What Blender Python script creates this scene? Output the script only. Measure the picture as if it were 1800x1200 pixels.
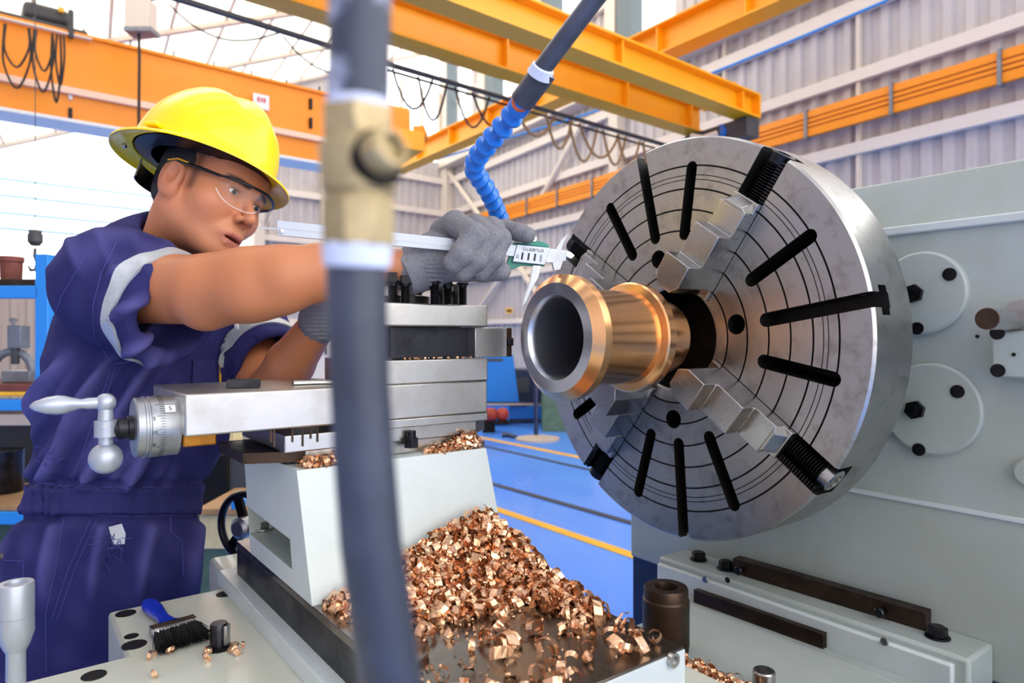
import bpy, bmesh, math, random
import numpy as np
from mathutils import Vector, Matrix
random.seed(7); np.random.seed(7)
for o in list(bpy.data.objects): bpy.data.objects.remove(o)
scene = bpy.context.scene
COL = scene.collection
R = math.radians
# ------------------------------------------------------------------ camera, sky, exposure
CZ = 1.32                                  # lens height above the workshop floor
CAMP = Vector((-1.0676, -0.8868, CZ))
FOC = 1200.0                               # focal length in pixels of an 1800 px wide frame
cd = bpy.data.cameras.new('camera'); cam = bpy.data.objects.new('camera', cd); COL.objects.link(cam)
cam.location = CAMP; cam.rotation_euler = (R(90), 0, -math.atan2(.6, .8))
cd.sensor_width = 36; cd.lens = 24; cd.shift_y = -10/1800; cd.clip_start = .02; cd.clip_end = 300
cd.dof.use_dof = True; cd.dof.focus_distance = 1.16; cd.dof.aperture_fstop = 4.6
scene.camera = cam
w = bpy.data.worlds.new('sky'); scene.world = w; w.use_nodes = True
bg = w.node_tree.nodes['Background']; bg.inputs[0].default_value = (1, .99, .972, 1); bg.inputs[1].default_value = 3.7
vs = scene.view_settings
vs.view_transform = 'Standard'; vs.look = 'None'; vs.gamma = 1; vs.exposure = 0.0; vs.use_curve_mapping = False
# ------------------------------------------------------------------ placing helpers
RT = Vector((.8, -.6, 0)); FW = Vector((.6, .8, 0)); UP = Vector((0, 0, 1))
def CF(x, y, z): return CAMP + RT*x + FW*y + UP*z            # right / ahead / up of the lens, in metres
def ray(px, py): return RT*((px-900)/FOC) + FW + UP*((590-py)/FOC)
def at(px, py, d): return CAMP + ray(px, py)*d
def onX(px, py, X): r = ray(px, py); return CAMP + r*((X-CAMP.x)/r.x)
def onY(px, py, Y): r = ray(px, py); return CAMP + r*((Y-CAMP.y)/r.y)
def onZ(px, py, Z): r = ray(px, py); return CAMP + r*((Z-CAMP.z)/r.z)
def C(px, py, d): return np.array(((px-900)/FOC*d, d, (590-py)/FOC*d))   # same point in lens-frame coordinates
# ------------------------------------------------------------------ materials
def lin(h):
    h = h.lstrip('#'); c = [int(h[i:i+2], 16)/255 for i in (0, 2, 4)]
    return tuple((x/12.92 if x <= .04045 else ((x+.055)/1.055)**2.4) for x in c) + (1,)
MATS = {}
def pm(name, col, rough=.5, metal=0., col2=None, vscale=6., vlo=.35, vhi=.7, rvar=0., bump=0., bscale=80., spec=.5, coat=0., stretch=None, detail=5., sss=0.):
    m = bpy.data.materials.new(name); m.use_nodes = True; nt = m.node_tree; N = nt.nodes; L = nt.links
    b = N['Principled BSDF']; b.inputs['Roughness'].default_value = rough; b.inputs['Metallic'].default_value = metal
    b.inputs['Specular IOR Level'].default_value = spec; b.inputs['Coat Weight'].default_value = coat
    b.inputs['Base Color'].default_value = lin(col)
    if sss:
        b.inputs['Subsurface Weight'].default_value = sss; b.inputs['Subsurface Radius'].default_value = (.012, .004, .002); b.inputs['Subsurface Scale'].default_value = 1
    tc = N.new('ShaderNodeTexCoord'); src = tc.outputs['Object']
    if stretch:
        mp = N.new('ShaderNodeMapping'); mp.inputs['Scale'].default_value = stretch; L.new(src, mp.inputs[0]); src = mp.outputs[0]
    if col2 or rvar:
        n = N.new('ShaderNodeTexNoise'); n.inputs['Scale'].default_value = vscale; n.inputs['Detail'].default_value = detail; n.inputs['Roughness'].default_value = .65
        L.new(src, n.inputs['Vector'])
        cr = N.new('ShaderNodeValToRGB'); cr.color_ramp.elements[0].position = vlo; cr.color_ramp.elements[1].position = vhi
        cr.color_ramp.elements[0].color = lin(col); cr.color_ramp.elements[1].color = lin(col2 or col)
        L.new(n.outputs['Fac'], cr.inputs[0]); L.new(cr.outputs[0], b.inputs['Base Color'])
        if rvar:
            mr = N.new('ShaderNodeMapRange'); mr.inputs['To Min'].default_value = max(.03, rough-rvar); mr.inputs['To Max'].default_value = min(1, rough+rvar)
            mr.inputs['From Min'].default_value = .3; mr.inputs['From Max'].default_value = .7
            L.new(n.outputs['Fac'], mr.inputs['Value']); L.new(mr.outputs[0], b.inputs['Roughness'])
    if bump:
        n2 = N.new('ShaderNodeTexNoise'); n2.inputs['Scale'].default_value = bscale; n2.inputs['Detail'].default_value = 4
        L.new(src, n2.inputs['Vector'])
        bp = N.new('ShaderNodeBump'); bp.inputs['Strength'].default_value = bump; bp.inputs['Distance'].default_value = .004
        L.new(n2.outputs['Fac'], bp.inputs['Height']); L.new(bp.outputs[0], b.inputs['Normal'])
    MATS[name] = m; return m
def vcol_mat(name, rough, spec=.4, bump=0., bscale=200., sss=0.):
    m = pm(name, '#808080', rough, spec=spec, bump=bump, bscale=bscale, sss=sss); nt = m.node_tree
    a = nt.nodes.new('ShaderNodeVertexColor'); a.layer_name = 'Col'
    nt.links.new(a.outputs[0], nt.nodes['Principled BSDF'].inputs['Base Color']); return m
def clear_mat(name, tint, gloss=.12):
    m = bpy.data.materials.new(name); m.use_nodes = True; nt = m.node_tree; N = nt.nodes; N.remove(N['Principled BSDF'])
    t = N.new('ShaderNodeBsdfTransparent'); t.inputs[0].default_value = tint
    g = N.new('ShaderNodeBsdfGlossy'); g.inputs['Roughness'].default_value = .03
    f = N.new('ShaderNodeLayerWeight'); f.inputs[0].default_value = .25; pw_ = N.new('ShaderNodeMath'); pw_.operation = 'POWER'; pw_.inputs[1].default_value = 3; nt.links.new(f.outputs['Facing'], pw_.inputs[0]); sc_ = N.new('ShaderNodeMath'); sc_.operation = 'MULTIPLY'; sc_.inputs[1].default_value = .5; nt.links.new(pw_.outputs[0], sc_.inputs[0])
    mx = N.new('ShaderNodeMixShader'); ad = N.new('ShaderNodeMath'); ad.operation = 'ADD'; ad.inputs[1].default_value = gloss; ad.use_clamp = True
    nt.links.new(sc_.outputs[0], ad.inputs[0]); nt.links.new(ad.outputs[0], mx.inputs[0]); nt.links.new(t.outputs[0], mx.inputs[1]); nt.links.new(g.outputs[0], mx.inputs[2])
    nt.links.new(mx.outputs[0], N['Material Output'].inputs[0]); MATS[name] = m; return m
def translucent_mat(name, col, mixt=.85):
    m = pm(name, col, .7); nt = m.node_tree; N = nt.nodes
    t = N.new('ShaderNodeBsdfTranslucent'); t.inputs[0].default_value = lin(col)
    mx = N.new('ShaderNodeMixShader'); mx.inputs[0].default_value = mixt
    nt.links.new(N['Principled BSDF'].outputs[0], mx.inputs[1]); nt.links.new(t.outputs[0], mx.inputs[2]); nt.links.new(mx.outputs[0], N['Material Output'].inputs[0]); return m
pm('chuck_steel', '#aeadab', .33, 1, '#86837f', vscale=26, vlo=.50, vhi=.78, rvar=.05, bump=.03, bscale=400)
pm('bright_steel', '#bab9b7', .27, 1, '#aaa9a7', vscale=12, rvar=.03, bump=.02, bscale=400)
pm('ground_steel', '#bdbcb9', .34, 1, '#9c9791', vscale=9, vlo=.45, vhi=.8, rvar=.06, bump=.015, bscale=300)
pm('plate_steel', '#8d867f', .24, 1, '#6b645d', vscale=5, vlo=.35, vhi=.7, rvar=.1, bump=.04, bscale=60)
pm('dark_steel', '#3f3f45', .34, 1, '#2a2a2e', vscale=20, rvar=.1, bump=.05, bscale=200)
pm('black_oxide', '#101013', .38, .6, '#1a1a1e', vscale=30, rvar=.08)
pm('recess_dark', '#0b0a0a', .6, .3, '#15110f', vscale=30)  # near-black tone in slots, grooves and flat hole discs
pm('cast_dark', '#191a1d', .5, .8, '#26211d', vscale=18)
pm('rust_steel', '#4a3a30', .45, .8, '#2a211c', vscale=14, rvar=.1, bump=.1, bscale=120)
pm('bronze', '#eeb985', .24, 1, '#e6ab72', vscale=10, rvar=.02, bump=.008, bscale=400)
pm('bronze_chip', '#f0c4a0', .26, .95, '#dba67c', vscale=25, rvar=.08)
pm('bore_steel', '#d2d5db', .30, 1, '#c6c9d0', vscale=8, rvar=.02)
pm('machine_paint', '#aab3b1', .42, 0, '#9ea699', vscale=3.5, vlo=.4, vhi=.75, rvar=.05, bump=.06, bscale=110, coat=.15)
pm('machine_white', '#ccd5d6', .4, 0, '#c1caca', vscale=5, bump=.12, bscale=130, coat=.15)
pm('machine_cream', '#c9ccc0', .38, 0, '#bdbfae', vscale=5, vlo=.4, vhi=.7, bump=.06, bscale=90, coat=.2)
pm('navy_paint', '#0e1f45', .4)
pm('aluminium_paint', '#a9afbb', .38, .55, bump=.02, bscale=200)
pm('dial_metal', '#a4a7ac', .36, .9, '#94979c', vscale=20)
pm('brass_block', '#a9701f', .4, .7, '#8b5a18', vscale=40)
pm('helmet_yellow', '#ffd600', .27, 0, spec=.45, coat=.08)
pm('navy_cloth', '#35346a', .85, 0, '#2b2a5a', vscale=7, vlo=.35, vhi=.7, bump=.25, bscale=380, spec=.15)
pm('navy_cloth_seam', '#4a4a8c', .85, 0, spec=.15)
pm('reflective_tape', '#b9bdc2', .45, .3, '#a4a8ae', vscale=40)
pm('glove_knit', '#737378', .95, 0, '#86868c', vscale=220, vlo=.35, vhi=.65, bump=.3, bscale=700, spec=.1)
pm('hair_black', '#15131a', .6, 0, '#24222a', vscale=120, bump=.5, bscale=300)
pm('black_plastic', '#0d0e12', .3)
pm('grey_plastic', '#3a3d44', .5)
pm('orange_plastic', '#d85a20', .4)
pm('blue_plastic', '#1173d6', .3, coat=.2)
pm('cobalt_plastic', '#0c2fb4', .28, coat=.3)
pm('green_plastic', '#12806a', .4)
pm('white_label', '#e6e6e6', .5)
pm('ink_black', '#0c0c0c', .6)
pm('ink_red', '#c64a4a', .6)
pm('glare_white', '#e8e8e4', .5)
pm('sclera', '#d9d4d0', .25)
pm('iris', '#1a0f0a', .15)
pm('crane_yellow', '#ffae08', .42, 0, '#fba400', vscale=1.2, coat=.1)
pm('crane_orange', '#fb9400', .45, 0, '#f58c00', vscale=1.2, coat=.1)
pm('crane_lit_pale', '#f3cdb4', .6)
pm('wall_sheet', '#c4bebd', .6, .1, '#b8b2b3', vscale=2)
pm('wall_girt', '#e0d5ca', .6)
pm('steel_cream', '#d9ccbd', .6)
pm('column_green', '#66747a', .6)
pm('floor_blue', '#4488ee', .30, 0, '#5f9bf2', vscale=.9, vlo=.35, vhi=.75, rvar=.03, coat=.2)
pm('line_yellow', '#f0b428', .5, 0, '#e2a420', vscale=5)
pm('line_dark', '#3c4152', .5, .4)
pm('rack_blue', '#1f86d8', .45)
pm('machine_blue', '#1579cf', .45)
pm('red_paint', '#a5301f', .5, 0, '#7a2418', vscale=12)
pm('terracotta', '#7d4034', .7, 0, '#5d3028', vscale=12)
pm('tan_wood', '#b08a5e', .7, 0, '#8e6c48', vscale=12, stretch=(1, 8, 1))
pm('pale_plank', '#e2d3a2', .7, 0, '#c9b47d', vscale=12)
pm('cast_grey', '#8a8f97', .5, .5, '#6f747c', vscale=9)
pm('pipe_grey', '#3d4150', .5, .1, '#b9c0d4', vscale=30, vlo=.46, vhi=.6, bump=.2, bscale=60)
pm('hose_rubber', '#333745', .42, .0, '#4c5164', vscale=16, vlo=.45, vhi=.8, bump=.1, bscale=80)
pm('valve_brass', '#bda97f', .45, .45, '#a08b62', vscale=30, rvar=.1)
pm('white_tape', '#cfd6ea', .6)
pm('pale_rail', '#bfe6ef', .6)
pm('tan_disc', '#b4a496', .7)
pm('green_paint', '#55705a', .5, 0, '#3f5545', vscale=9)
pm('cable_black', '#1d1a18', .6)
pm('cable_tan', '#8c6b45', .6)
pm('hoist_grey', '#3f4043', .55)
pm('bristle', '#050506', .7)
pm('boot_black', '#141313', .5)
pm('tear_white', '#c9ccd6', .9)
vcol_mat('skin', .48, .4, bump=.08, bscale=420, sss=.12)
vcol_mat('ridge_lit_cloth', .85, .15, bump=.3, bscale=420)
clear_mat('lens_clear', (.97, .975, .98, 1), .012)
clear_mat('pane_clear', (.97, .98, 1, 1), .02)
translucent_mat('roof_sheet', '#fbf6ea')
M = MATS
# ------------------------------------------------------------------ mesh builder
def frame(o, z, x=None):
    z = Vector(z).normalized(); x = Vector(x) if x is not None else (Vector((1, 0, 0)) if abs(z.x) < .9 else Vector((0, 1, 0)))
    x = (x - z*x.dot(z)).normalized(); y = z.cross(x)
    m = Matrix((x, y, z)).transposed().to_4x4(); m.translation = Vector(o); return m
class MB:
    def __init__(s): s.v = []; s.f = []; s.mi = []
    def add(s, vs, fs, T=None, mi=0):
        b = len(s.v); s.v += [tuple(T @ Vector(p)) if T is not None else tuple(p) for p in vs]
        s.f += [tuple(b+i for i in f) for f in fs]; s.mi += [mi]*len(fs); return s
    def box(s, c, d, T=None, mi=0):
        x, y, z = c; a, b, e = d[0]/2, d[1]/2, d[2]/2
        vs = [(x+i*a, y+j*b, z+k*e) for k in (-1, 1) for j in (-1, 1) for i in (-1, 1)]
        return s.add(vs, [(0, 2, 3, 1), (4, 5, 7, 6), (0, 1, 5, 4), (2, 6, 7, 3), (0, 4, 6, 2), (1, 3, 7, 5)], T, mi)
    def bb(s, lo, hi, T=None, mi=0):
        return s.box([(a+b)/2 for a, b in zip(lo, hi)], [abs(b-a) for a, b in zip(lo, hi)], T, mi)
    def prism(s, poly, z0, z1, T=None, mi=0, top=None):
        n = len(poly); t = top or poly
        return s.add([(x, y, z0) for x, y in poly]+[(x, y, z1) for x, y in t],
                     [tuple(range(n-1, -1, -1)), tuple(range(n, 2*n))]+[(i, (i+1) % n, n+(i+1) % n, n+i) for i in range(n)], T, mi)
    def lathe(s, prof, n=32, T=None, mi=0, caps=True, mis=None):
        vs = [(r*math.cos(2*math.pi*k/n), r*math.sin(2*math.pi*k/n), z) for r, z in prof for k in range(n)]
        for i in range(len(prof)-1):
            fs = [(i*n+k, i*n+(k+1) % n, (i+1)*n+(k+1) % n, (i+1)*n+k) for k in range(n)]
            if i == 0: s_base = len(s.v); s.add(vs, fs, T, mis[i] if mis else mi)
            else:
                s.f += [tuple(s_base+q for q in f) for f in fs]; s.mi += [mis[i] if mis else mi]*n
        if caps:
            s.f.append(tuple(s_base+k for k in range(n-1, -1, -1))); s.mi.append(mi)
            s.f.append(tuple(s_base+(len(prof)-1)*n+k for k in range(n))); s.mi.append(mi)
        return s
    def tube(s, pts, r, n=10, cap=True, mi=0):
        pts = [Vector(p) for p in pts]; rs = r if isinstance(r, (list, tuple)) else [r]*len(pts)
        t0 = (pts[1]-pts[0]).normalized(); x = Vector((0, 0, 1)) if abs(t0.z) < .9 else Vector((1, 0, 0)); vs = []
        for i, p in enumerate(pts):
            t = (pts[min(i+1, len(pts)-1)]-pts[max(i-1, 0)]).normalized()
            x = (x-t*x.dot(t)).normalized(); y = t.cross(x)
            vs += [tuple(p+(x*math.cos(2*math.pi*k/n)+y*math.sin(2*math.pi*k/n))*rs[i]) for k in range(n)]
        fs = [(i*n+k, i*n+(k+1) % n, (i+1)*n+(k+1) % n, (i+1)*n+k) for i in range(len(pts)-1) for k in range(n)]
        if cap: fs += [tuple(range(n-1, -1, -1)), tuple((len(pts)-1)*n+k for k in range(n))]
        return s.add(vs, fs, None, mi)
    def build(s, name, mat, parent=None, smooth=35, bevel=0, loc=None, flip=True):
        return mesh_obj(name, s.v, s.f, mat, parent, smooth, bevel, loc, s.mi, flip)
def mesh_obj(name, v, f, mat, parent=None, smooth=35, bevel=0, loc=None, mi=None, flip=True):
    org = Vector(parent['_o']) if parent is not None else (Vector(loc) if loc is not None else Vector((0, 0, 0)))
    me = bpy.data.meshes.new(name); me.from_pydata([(a-org.x, b-org.y, c-org.z) for a, b, c in v], [], f)
    for m in (mat if isinstance(mat, (list, tuple)) else [mat]): me.materials.append(MATS[m])
    if mi is not None and max(mi, default=0) > 0: me.polygons.foreach_set('material_index', mi)
    if flip:
        b = bmesh.new(); b.from_mesh(me); bmesh.ops.recalc_face_normals(b, faces=b.faces); b.to_mesh(me); b.free()
    if smooth:
        me.polygons.foreach_set('use_smooth', [True]*len(me.polygons)); me.set_sharp_from_angle(angle=R(smooth))
    me.update()
    o = bpy.data.objects.new(name, me); COL.objects.link(o)
    if parent is not None: o.parent = parent; o['_o'] = tuple(org)
    else: o.location = org; o['_o'] = tuple(org)
    if parent is not None and parent.type == 'MESH': o['_o'] = tuple(org)
    if bevel:
        bm = o.modifiers.new('bevel', 'BEVEL'); bm.width = bevel; bm.segments = 2; bm.limit_method = 'ANGLE'; bm.angle_limit = R(40)
    return o
def thing(name, label, cat, loc=(0, 0, 0), group=None):
    o = bpy.data.objects.new(name, None); COL.objects.link(o); o.location = loc; o['_o'] = tuple(loc); o.empty_display_size = .05
    o['label'] = label; o['category'] = cat
    if group: o['group'] = group
    return o
def tag(o, label, cat, group=None):
    o['label'] = label; o['category'] = cat
    if group: o['group'] = group
    return o
def struct(o, label=None):
    o['kind'] = 'structure'
    if label: o['label'] = label
    return o
def text_mesh(body, size, T, mat, name, parent, depth=.0003, align='CENTER'):
    cu = bpy.data.curves.new('t', 'FONT'); cu.body = body; cu.size = size; cu.align_x = align; cu.align_y = 'CENTER'; cu.extrude = depth; cu.resolution_u = 3
    ob = bpy.data.objects.new('t', cu); COL.objects.link(ob); bpy.context.view_layer.update()
    me = bpy.data.meshes.new_from_object(ob.evaluated_get(bpy.context.evaluated_depsgraph_get()))
    bpy.data.objects.remove(ob); bpy.data.curves.remove(cu)
    v = [tuple(T @ x.co) for x in me.vertices]; f = [tuple(p.vertices) for p in me.polygons]; bpy.data.meshes.remove(me)
    return mesh_obj(name, v, f, mat, parent, smooth=0, flip=False)
def ngon(r, n, rot=0): return [(r*math.cos(rot+2*math.pi*k/n), r*math.sin(rot+2*math.pi*k/n)) for k in range(n)]
def bolt_hex(mb, T, r, h, washer=True):
    if washer: mb.lathe([(r*1.25, 0), (r*1.25, h*.18)], 20, T)
    mb.prism(ngon(r, 6), h*.18, h, T, top=ngon(r, 6)); mb.lathe([(r*.82, h), (r*.7, h*1.08)], 12, T)
# ------------------------------------------------------------------ distance-field surfaces (organic shapes)
def smin(a, b, k):
    h = np.clip(.5+.5*(b-a)/k, 0, 1); return b*(1-h)+a*h-k*h*(1-h)
def smax(a, b, k): return -smin(-a, -b, k)
def d_sph(P, c, r): return np.sqrt((P[0]-c[0])**2+(P[1]-c[1])**2+(P[2]-c[2])**2)-r
def d_ell(P, c, r):
    q = [(P[i]-c[i]) for i in range(3)]
    k0 = np.sqrt(sum((q[i]/r[i])**2 for i in range(3))); k1 = np.sqrt(sum((q[i]/r[i]**2)**2 for i in range(3)))+1e-6
    return k0*(k0-1)/k1
def d_cone(P, a, b, r1, r2):
    a = np.asarray(a, float); b = np.asarray(b, float); ab = b-a; L2 = float(ab@ab)
    q = [P[i]-a[i] for i in range(3)]; t = np.clip((q[0]*ab[0]+q[1]*ab[1]+q[2]*ab[2])/L2, 0, 1)
    return np.sqrt(sum((q[i]-ab[i]*t)**2 for i in range(3)))-(r1+(r2-r1)*t)
def d_chain(P, pts, rs, k=.01):
    d = None
    for i in range(len(pts)-1):
        e = d_cone(P, pts[i], pts[i+1], rs[i], rs[i+1]); d = e if d is None else smin(d, e, k)
    return d
def sdf_mesh(fn, lo, hi, h):
    n = [int(math.ceil((hi[i]-lo[i])/h))+1 for i in range(3)]
    ax = [np.float32(lo[i])+np.arange(n[i], dtype=np.float32)*np.float32(h) for i in range(3)]
    P = (ax[0][:, None, None], ax[1][None, :, None], ax[2][None, None, :])
    F = np.broadcast_to(fn(P), n).astype(np.float32)
    S = F < 0
    nc = [a-1 for a in n]; acc = np.zeros(nc+[3], np.float32); cnt = np.zeros(nc, np.float32)
    def sl(o, m): return tuple(slice(o[i], o[i]+m[i]) for i in range(3))
    for d in range(3):
        u, v = (d+1) % 3, (d+2) % 3
        for a in (0, 1):
            for b in (0, 1):
                o0 = [0, 0, 0]; o0[u] = a; o0[v] = b; o1 = list(o0); o1[d] = 1
                f0 = F[sl(o0, nc)]; f1 = F[sl(o1, nc)]; cr = (S[sl(o0, nc)] != S[sl(o1, nc)])
                den = np.where(cr, f0-f1, 1); t = np.where(cr, f0/den, 0)
                acc[..., d] += t; acc[..., u] += cr*a; acc[..., v] += cr*b; cnt += cr
    act = cnt > 0; idx = -np.ones(nc, np.int64); idx[act] = np.arange(act.sum())
    ijk = np.argwhere(act); V = (ijk+acc[act]/cnt[act][:, None])*h+np.array(lo)
    faces = []
    for d in range(3):
        u, v = (d+1) % 3, (d+2) % 3
        m = list(n); m[d] -= 1; o1 = [0, 0, 0]; o1[d] = 1
        s0 = S[sl([0, 0, 0], m)]; s1 = S[sl(o1, m)]; e = np.argwhere(s0 != s1)
        ok = (e[:, u] > 0) & (e[:, v] > 0) & (e[:, u] < n[u]-1) & (e[:, v] < n[v]-1); e = e[ok]
        if len(e) == 0: continue
        pos = s0[tuple(e.T)]
        def ci(du, dv):
            q = e.copy(); q[:, u] += du; q[:, v] += dv; return idx[tuple(q.T)]
        q = np.stack([ci(-1, -1), ci(0, -1), ci(0, 0), ci(-1, 0)], 1); q[~pos] = q[~pos][:, ::-1]; faces.append(q)
    return V, np.concatenate(faces)
def vnorm(V, Fc):
    n = np.cross(V[Fc[:, 2]]-V[Fc[:, 0]], V[Fc[:, 3]]-V[Fc[:, 1]]); o = np.zeros_like(V)
    for i in range(4): np.add.at(o, Fc[:, i], n)
    return o/(np.linalg.norm(o, axis=1)[:, None]+1e-9)
def relax(V, Fc, it=2, lam=.5):
    for _ in range(it):
        s = np.zeros_like(V); c = np.zeros(len(V))
        for i in range(4):
            for j in (1, 3):
                np.add.at(s, Fc[:, i], V[Fc[:, (i+j) % 4]]); np.add.at(c, Fc[:, i], 1)
        V = V+lam*(s/np.maximum(c, 1)[:, None]-V)
    return V
def to_world(V): return np.array(CAMP)[None]+V[:, :1]*np.array(RT)[None]+V[:, 1:2]*np.array(FW)[None]+V[:, 2:]*np.array(UP)[None]
def org_obj(name, V, Fc, mat, parent, cols=None):
    o = mesh_obj(name, [tuple(p) for p in V.tolist()], [tuple(q) for q in Fc.tolist()], mat, parent, smooth=180, flip=False)
    if cols is not None:
        a = o.data.color_attributes.new('Col', 'FLOAT_COLOR', 'POINT'); c = np.ones((len(V), 4), np.float32); c[:, :3] = cols
        a.data.foreach_set('color', c.ravel())
    return o
def patch(V, Fc, N, mask, off):
    """cut the faces whose four corners satisfy mask out of a surface and lift them off as a thin sheet"""
    sel = mask[Fc].all(1); q = Fc[sel]; u, inv = np.unique(q, return_inverse=True); inv = inv.reshape(q.shape); n = len(u)
    top = V[u]+N[u]*off; bot = V[u]-N[u]*.001
    from collections import Counter
    cnt = Counter(); ed = {}
    for a in inv:
        for i in range(4):
            e = (a[i], a[(i+1) % 4]); cnt[tuple(sorted(e))] += 1; ed[tuple(sorted(e))] = e
    side = [(e[1], e[0], e[0]+n, e[1]+n) for k, e in ed.items() if cnt[k] == 1]
    FF = inv.tolist()+[list(s) for s in side]
    return np.concatenate([top, bot]), np.array([list(map(int, s)) for s in FF])
# ================================================================== THE HALL
FZ = -CZ                                             # floor, measured from lens height
KX, KY = -1.83, 20.0                                 # corner of the two sheet walls, lens frame
WD = (.526, -.85); BD = (-.77, -.637)
def RWp(s, off=0): return (KX+WD[0]*s-.85*off, KY+WD[1]*s-.526*off)     # off > 0: into the hall
def BWp(s, off=0): return (KX+BD[0]*s+.637*off, KY+BD[1]*s-.77*off)
def sheet(fn, s0, s1, z0, z1, pitch=.26, dep=.045, mb=None):
    mb = mb or MB(); n = max(1, int(round((s1-s0)/pitch))); p = (s1-s0)/n; prof = []
    for k in range(n):
        b = s0+k*p; prof += [(b, 0), (b+p*.42, 0), (b+p*.52, dep), (b+p*.9, dep)]
    prof.append((s1, 0)); vs = []
    for s, o in prof:
        x, y = fn(s, o); vs += [CF(x, y, z0), CF(x, y, z1)]
    return mb.add(vs, [(2*i, 2*i+2, 2*i+3, 2*i+1) for i in range(len(prof)-1)])
def bar(mb, fn, s0, s1, z0, z1, o0, o1):
    vs = [CF(*fn(s, o), z) for z in (z0, z1) for o in (o0, o1) for s in (s0, s1)]
    return mb.add(vs, [(0, 2, 3, 1), (4, 5, 7, 6), (0, 1, 5, 4), (2, 6, 7, 3), (0, 4, 6, 2), (1, 3, 7, 5)])
def sbar(name, mat, fn, s0, s1, z0, z1, o0, o1, label=None): return struct(bar(MB(), fn, s0, s1, z0, z1, o0, o1).build(name, mat), label)
# floor
def plan(s, t): x, y = BWp(s); return x+WD[0]*t, y+WD[1]*t
g = MB(); g.add([CF(*plan(s, t), FZ) for s, t in ((-.5, -.3), (-.5, 25), (13.2, 25), (13.2, -.3))], [(0, 1, 2, 3)]); struct(g.build('floor', 'floor_blue'), 'glossy blue painted workshop floor')
g = MB(); g.add([CF(-80, -80, FZ-.03), CF(80, -80, FZ-.03), CF(80, 80, FZ-.03), CF(-80, 80, FZ-.03)], [(0, 1, 2, 3)]); struct(g.build('floor', 'tan_disc'), 'pale concrete yard outside the hall')
def floor_line(name, mat, a, b, wd, z, label):
    a = onZ(*a, 0); b = onZ(*b, 0); d = (b-a).normalized(); a = a-d*6; b = b+d*6; n = Vector((-d.y, d.x, 0))*wd/2
    m = MB(); vs = [a-n, b-n, b+n, a+n]; vs = [Vector((p.x, p.y, 0.0005)) for p in vs]+[Vector((p.x, p.y, z)) for p in vs]
    m.add(vs, [(3, 2, 1, 0), (4, 5, 6, 7)]+[(i, (i+1) % 4, 4+(i+1) % 4, 4+i) for i in range(4)]); struct(m.build(name, mat), label)
floor_line('trim_1', 'line_yellow', (876, 896), (1108, 975), .085, .004, 'yellow stripe on the blue floor, nearest the lathe')
floor_line('trim_2', 'line_dark', (870, 852), (1105, 918), .07, .006, 'dark rail strip set in the blue floor')
floor_line('trim_3', 'line_dark', (845, 783), (1020, 822), .06, .006, 'thin dark strip farther off on the blue floor')
floor_line('trim_4', 'line_yellow', (840, 768), (1000, 800), .09, .004, 'faded yellow stripe farther off on the blue floor')
# right wall with clerestory, back wall, roof
struct(sheet(RWp, 0, 16.6, FZ, 5.0).build('wall_right', 'wall_sheet', smooth=0), 'grey corrugated sheet wall running along the right of the hall')
tn = 5
for z0, z1, o in ((3.44, 3.60, .16), (4.36, 4.54, .18), (2.46, 2.62, .16), (1.45, 1.58, .16), (.3, .42, .16)):
    sbar('trim_%d' % tn, 'wall_girt', RWp, 0, 16.6, z0, z1, .05, o, 'pale steel girt along the right wall'); tn += 1
sbar('trim_%d' % tn, 'steel_cream', RWp, 0, 16.6, 4.82, 5.25, .02, .42, 'broad cream steel beam under the clerestory'); tn += 1
for s, w_ in ((.0, .3), (7.45, .32), (10.2, .1), (12.5, .1)):
    sbar('trim_%d' % tn, 'steel_cream', RWp, s+.05, s+w_, FZ, 4.9, .05, .06+w_*.6, 'cream steel column standing against the right wall'); tn += 1
for a, b in (((800, 303), (858, 384)), ((1040, 210), (966, 346)), ((905, 470), (838, 566)), ((960, 520), (925, 470))):
    def rp(px, py):
        r = (px-900)/FOC; s = (r*20-KX)/(.526+.85*r); x, y = RWp(s, .2); return CF(x, y, (590-py)/FOC*y)
    struct(MB().tube([rp(*a), rp(*b)], .07, 6).build('trim_%d' % tn, 'steel_cream'), 'diagonal cream brace on the right wall'); tn += 1
wn = 1
for k in range(6):
    s0 = .1+2.57*k
    sbar('trim_%d' % tn, 'column_green', RWp, s0, s0+.4, 5.2, 9.6, .0, .3, 'grey green column between clerestory windows'); tn += 1
    sbar('trim_%d' % tn, 'steel_cream', RWp, s0+2.2, s0+2.5, 5.2, 9.6, .0, .3, 'cream column between clerestory windows'); tn += 1
    wnd = struct(bar(MB(), RWp, s0+.4, s0+1.25, 5.25, 9.5, .0, .02).build('window_%d' % wn, 'pane_clear'), 'tall clerestory window glowing with daylight'); wn += 1
    fr = MB()
    for z in (5.25, 6.7, 8.1, 9.5): bar(fr, RWp, s0+.4, s0+1.25, z-.03, z+.03, .02, .06)
    fr.build('window_frame', 'steel_cream', wnd)
    struct(sheet(RWp, s0+1.25, s0+2.57, 5.2, 9.6).build('wall_right', 'wall_sheet', smooth=0), 'corrugated sheet panel between clerestory windows')
    sbar('trim_%d' % tn, 'wall_girt', RWp, s0+1.25, s0+2.5, 6.6, 6.75, .05, .16, 'short girt on a clerestory panel'); tn += 1
struct(sheet(BWp, 0, 5.6, FZ, 5.0).build('wall_back', 'wall_sheet', smooth=0), 'grey corrugated sheet wall closing the far end of the hall')
for z0, z1, o in ((3.44, 3.60, .16), (4.36, 4.52, .16), (2.3, 2.44, .16), (1.1, 1.22, .16)):
    sbar('trim_%d' % tn, 'wall_girt', BWp, .1, 5.6, z0, z1, .05, o, 'pale steel girt along the far wall'); tn += 1
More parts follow.
